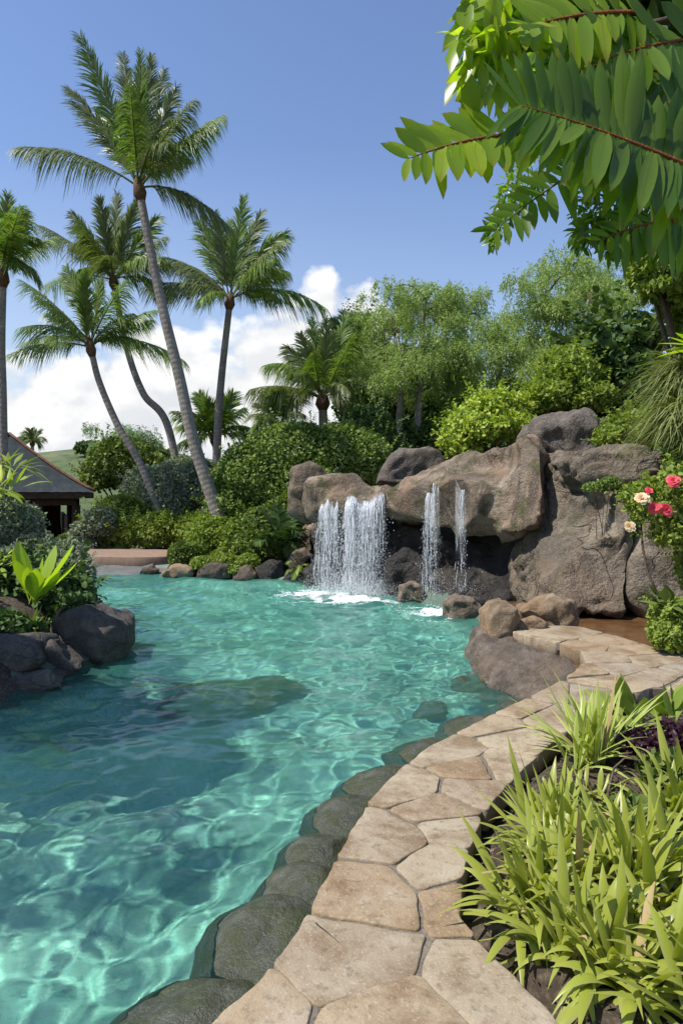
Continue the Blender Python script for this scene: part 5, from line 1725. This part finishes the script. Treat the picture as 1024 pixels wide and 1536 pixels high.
leaf_cluster([(800, 30, 3.6, 60, 44, .35), (880, 30, 3.7, 90, 60, .4), (980, 60, 3.7, 90, 80, .4), (930, -40, 3.6, 160, 60, .5), (1040, 140, 3.8, 60, 70, .4), (790, 80, 3.5, 30, 40, .25)], 1700, .19, M_GLOSS, 911)
leaf_cluster([(715, 35, 2.9, 26, 40, .15), (745, 80, 2.9, 26, 60, .15), (730, 10, 2.9, 40, 30, .2), (692, 62, 2.8, 18, 14, .08), (710, 95, 2.8, 12, 20, .08)], 105, .17, M_OVERLIT, 912, .45)
leaf_cluster([(765, 300, 3.5, 22, 36, .2), (745, 345, 3.5, 16, 24, .15), (790, 275, 3.5, 26, 26, .2)], 420, .055, M_GLOSS, 913)
leaf_cluster([(905, 320, 3.8, 40, 40, .3), (960, 330, 3.8, 50, 45, .35), (1010, 330, 3.8, 50, 60, .35), (880, 345, 3.8, 20, 20, .2), (930, 370, 3.8, 20, 14, .15)], 1500, .07, M_GLOSS, 914)
leaf_cluster([(830, 110, 3.3, 50, 30, .2), (900, 110, 3.4, 60, 40, .3)], 150, .2, M_GLOSS, 915)
# ------------------------------------------------------------------ hut on the far left
m = NM('roof_sheet')
vv = m.coord('Object')
n_ = m.noise(3, 5, .6, vv)
m.set(Base_Color=m.mix(m.mapr(m.noise(18, 4, .65, m.n('Mapping', i0=vv, i3=(3, 3, .5)).outputs[0]), .45, .65, 0, .6), m.ramp(n_, [(.3, (.020, .028, .034)), (.7, (.042, .056, .064))]), (.06, .055, .05)),
      Roughness=.85, Normal=m.bump(m.noise(30, 4, .6, vv), .3, .02))
m.b.inputs['Specular IOR Level'].default_value = .12
MAT_ROOF = m.m
WOOD = bark_mat('dark_timber', (.045, .03, .02), (.10, .065, .04), 0, 1.5)
POSTM = bark_mat('pale_post', (.13, .095, .07), (.24, .185, .14), 0, 1.2)
RUSTM = bark_mat('rusty_ridge', (.11, .05, .03), (.20, .10, .065), 0, 1.5)
YH = 20.0
hb = np.array([-11.0, 22.6, 0.0])
hb[2] = float(land([hb[0]], [hb[1]])[0]) - .1
hut = empty('hut', hb, 'dark open sided hut with a flared hip roof at the left edge', 'hut')
ez = P(0, 738, 21.3)[2]                     # eave height
# flared hip roof: square plan, concave profile
cxh, cyh, half = -11.0, 22.6, 2.5
apex = P(0, 652, 22.6)[2]
prof = []
for t in np.linspace(0, 1, 13):
    prof.append((half * (1 - t) ** 1.0 * (1 - .0 * t) + .02, ez + (apex - ez) * (t ** 1.35 * .6 + t * .4)))
mb = MB()
for sgn in range(4):
    ca, sa = [(1, 0), (0, 1), (-1, 0), (0, -1)][sgn]
    k = 40
    V = []
    for hw, z in prof:
        for s in np.linspace(-1, 1, k + 1):
            rib = .007 * (1 if int(round((s * hw + 9) / .16)) % 2 else 0)
            x, y = s * hw, -hw - rib * .5
            V.append([cxh + x * ca - y * sa, cyh + x * sa + y * ca, z + rib])
    mb.add(V, grid_faces(len(prof), k + 1))
mb.build('roof', MAT_ROOF, hut, False)
rf = hut.children[0]
mb = MB()
for sx, sy in ((1, -1), (-1, -1), (1, 1), (-1, 1)):
    mb.add(*tube([(cxh + sx * hw, cyh + sy * hw, z + .05) for hw, z in prof], .045, 6))
mb.build('ridge_cap', RUSTM, rf)


def box(mb, x0, x1, y0, y1, z0, z1):
    V = [(x, y, z) for z in (z0, z1) for y in (y0, y1) for x in (x0, x1)]
    mb.add(V, np.array([[0, 2, 3, 1], [4, 5, 7, 6], [0, 1, 5, 4], [2, 6, 7, 3], [0, 4, 6, 2], [1, 3, 7, 5]]))


mb = MB()
e = half - .06
for a in (0, 1):
    for s in (-1, 1):
        if a == 0: box(mb, cxh - e, cxh + e, cyh + s * e - .04, cyh + s * e + .04, ez - .2, ez - .012)
        else: box(mb, cxh + s * e - .04, cxh + s * e + .04, cyh - e + .045, cyh + e - .045, ez - .2, ez - .014)
mb.build('fascia', WOOD, hut, False)
ih = half * .80
mb = MB()
for s in (-1, 1): box(mb, cxh - ih, cxh + ih, cyh + s * ih - .09, cyh + s * ih + .09, ez - .42, ez - .22)
for s in (-1, 1): box(mb, cxh + s * ih - .088, cxh + s * ih + .088, cyh - ih + .1, cyh + ih - .1, ez - .42, ez - .222)
mb.build('beam', WOOD, hut, False)
pz = hb[2] - .3
for c in [(cxh + ih * .42, 0)]:
    MB().add(*tube([(c[0], cyh - ih, pz), (c[0], cyh - ih, (pz + ez) / 2), (c[0], cyh - ih, ez - .42)], [.2, .185, .175], 10)).build('post', POSTM, hut)
for s in (-1, 1):
    MB().add(*tube([(cxh + s * ih, cyh + ih, pz), (cxh + s * ih, cyh + ih, ez - .42)], .15, 10)).build('post', WOOD, hut)
MB().add(*tube([(cxh + ih - .02, cyh - ih, pz), (cxh + ih - .02, cyh - ih, ez - .42)], .13, 10)).build('post', WOOD, hut)
mb = MB()
box(mb, cxh - ih, cxh + ih - .4, cyh + .2, cyh + .35, pz, ez - .05)
box(mb, cxh + .9, cxh + 1.05, cyh - 1.4, cyh + .19, pz, ez - .05)
mb.build('wall', WOOD, hut, False)
mb = MB()
box(mb, cxh + ih - .35, cxh + ih - .27, cyh - ih + .2, cyh + ih - .2, pz, ez - .75)
mb.build('half_wall', POSTM, hut, False)

hut.rotation_euler.z = R(24)

# ------------------------------------------------------------------ terrace and grey ramp on the far shore
m = NM('red_paving')
vv = m.coord('Object')
br = m.n('TexBrick', i0=m.n('Mapping', i0=vv, i3=(4, 4, 4)).outputs[0])
br.inputs['Color1'].default_value = (.25, .155, .10, 1)
br.inputs['Color2'].default_value = (.21, .14, .10, 1)
br.inputs['Mortar'].default_value = (.15, .11, .085, 1)
br.inputs['Mortar Size'].default_value = .012
m.set(Base_Color=m.mix(m.mapr(m.noise(6, 5, .65, vv), .4, .65, 0, .5), br.outputs[0], (.33, .22, .15)), Roughness=.85, Normal=m.bump(m.noise(40, 3, .6, vv), .3, .01))
TERR = [(-6.9, 16.2), (-5.6, 15.85), (-4.6, 15.75), (-3.95, 15.9), (-3.7, 16.6), (-3.9, 17.6), (-7.2, 17.8)]
mb = MB()
p = smooth_poly(resample(np.array(TERR), .15), 4)
slab(mb, p, -.02, -.45, .02, 3, .006)
o = mb.build('terrace', m.m)
tag(o, kind='structure')
m = NM('grey_ramp')
vv = m.coord('Object')
m.set(Base_Color=m.mix(m.mapr(m.noise(50, 3, .6, vv), .4, .65, 0, .7), m.ramp(m.noise(2, 5, .6, vv), [(.3, (.10, .10, .095)), (.7, (.19, .185, .17))]), (.05, .06, .06)), Roughness=.6)


def ramp_z(x, y):
    return -.22 - .30 * np.clip((15.9 - y) / 1.6, 0, 1.2) + .01 * perlin(np.stack([x * 2, y * 2, 0 * x], -1), 3)


V, F = heightgrid(np.arange(-6.2, -3.3, .08), np.arange(14.1, 16.3, .08), ramp_z)
cc = V[F].mean(1)
F = F[(((cc[:, 0] + 4.7) / 1.35) ** 2 + ((cc[:, 1] - 15.75) / 1.45) ** 2) < 1 + .1 * perlin(cc * 2, 4)]
o = MB().add(V, F).build('ramp', m.m)
tag(o, kind='structure')

# ------------------------------------------------------------------ distant hill
m = NM('hill_grass')
vv = m.coord('Object')
c = m.ramp(m.noise(.05, 6, .62, vv), [(.3, (.05, .085, .025)), (.52, (.10, .125, .045)), (.7, (.20, .17, .09))])
c = m.mix(m.mapr(m.noise(.35, 4, .6, vv), .5, .62, 0, .8), c, (.035, .06, .02))
m.set(Base_Color=c, Roughness=.95)


def hill_z(x, y):
    q = np.stack([x, y, 0 * x], -1)
    r = ((x + 58) / 46) ** 2 + ((y - 170) / 50) ** 2
    r2 = ((x + 10) / 70) ** 2 + ((y - 220) / 45) ** 2
    return -3 + 13.5 * np.exp(-r * 1.4) + 9 * np.exp(-r2 * 1.3) + 1.2 * fbm(q * .05, 4, 4)


V, F = heightgrid(np.arange(-190, 120, 2.5), np.arange(90, 300, 2.5), hill_z)
V = V - np.array([-50, 170, 0])
o = MB().add(V, F).build('hill', m.m, None, True)
o.location = (-50, 170, 0)
tag(o, kind='structure')
for i, (px, lab) in enumerate([(128, 'dark round tree on the crest of the far hill, beside a pale roofless patch'), (143, 'second dark tree on the crest of the far hill, nearer the acacia like tree')]):
    c = P(px, 676, 150)
    c[2] = float(hill_z(np.array([c[0]]), np.array([c[1]]))[0])
    g = np.random.default_rng(950 + i)
    r = empty('hill_tree', c, lab, 'tree', 'trees on the far hill')
    foliage_mb([[c[0], c[1], c[2] + 2.0, 2.2, 1.5, 1.4], [c[0] + 1.8, c[1], c[2] + 1.7, 1.6, 1.4, 1.1]], 1400, .6, g, seed=i).build('crown', M_DARK, r)
    MB().add(*tube([c - (0, 0, .3), c + (0, 0, 1.6)], .2, 6)).build('trunk', B_BROWN, r)

# ------------------------------------------------------------------ mulch and fallen leaves
g = np.random.default_rng(77)
n = 9000
x, y = g.uniform(.4, 3.2, n), g.uniform(1.5, 5.2, n)
k = (sdf(PATH, x, y) > .015) & (sdf(POOL, x, y) > .3)
x, y = x[k], y[k]
z = land(x, y)
n = len(x)
a = g.uniform(0, 2 * pi, n)
d = np.stack([np.cos(a), np.sin(a), g.normal(0, .25, n)], -1)
u_ = nrm(g.normal(0, .5, (n, 3)) + (0, 0, 1))
m = NM('bark_chips')
m.set(Base_Color=m.ramp(m.geo('Random Per Island'), [(0, (.018, .012, .008)), (.5, (.05, .033, .02)), (.85, (.085, .058, .037)), (1, (.18, .14, .10))]), Roughness=.9)
L_ = g.uniform(.012, .045, n)
o = MB().add(*leaves(np.stack([x, y, z + .006], -1), d, u_, L_, L_ * .22)).build('mulch', m.m, None, False, (1.5, 3, 0))
tag(o, kind='stuff')
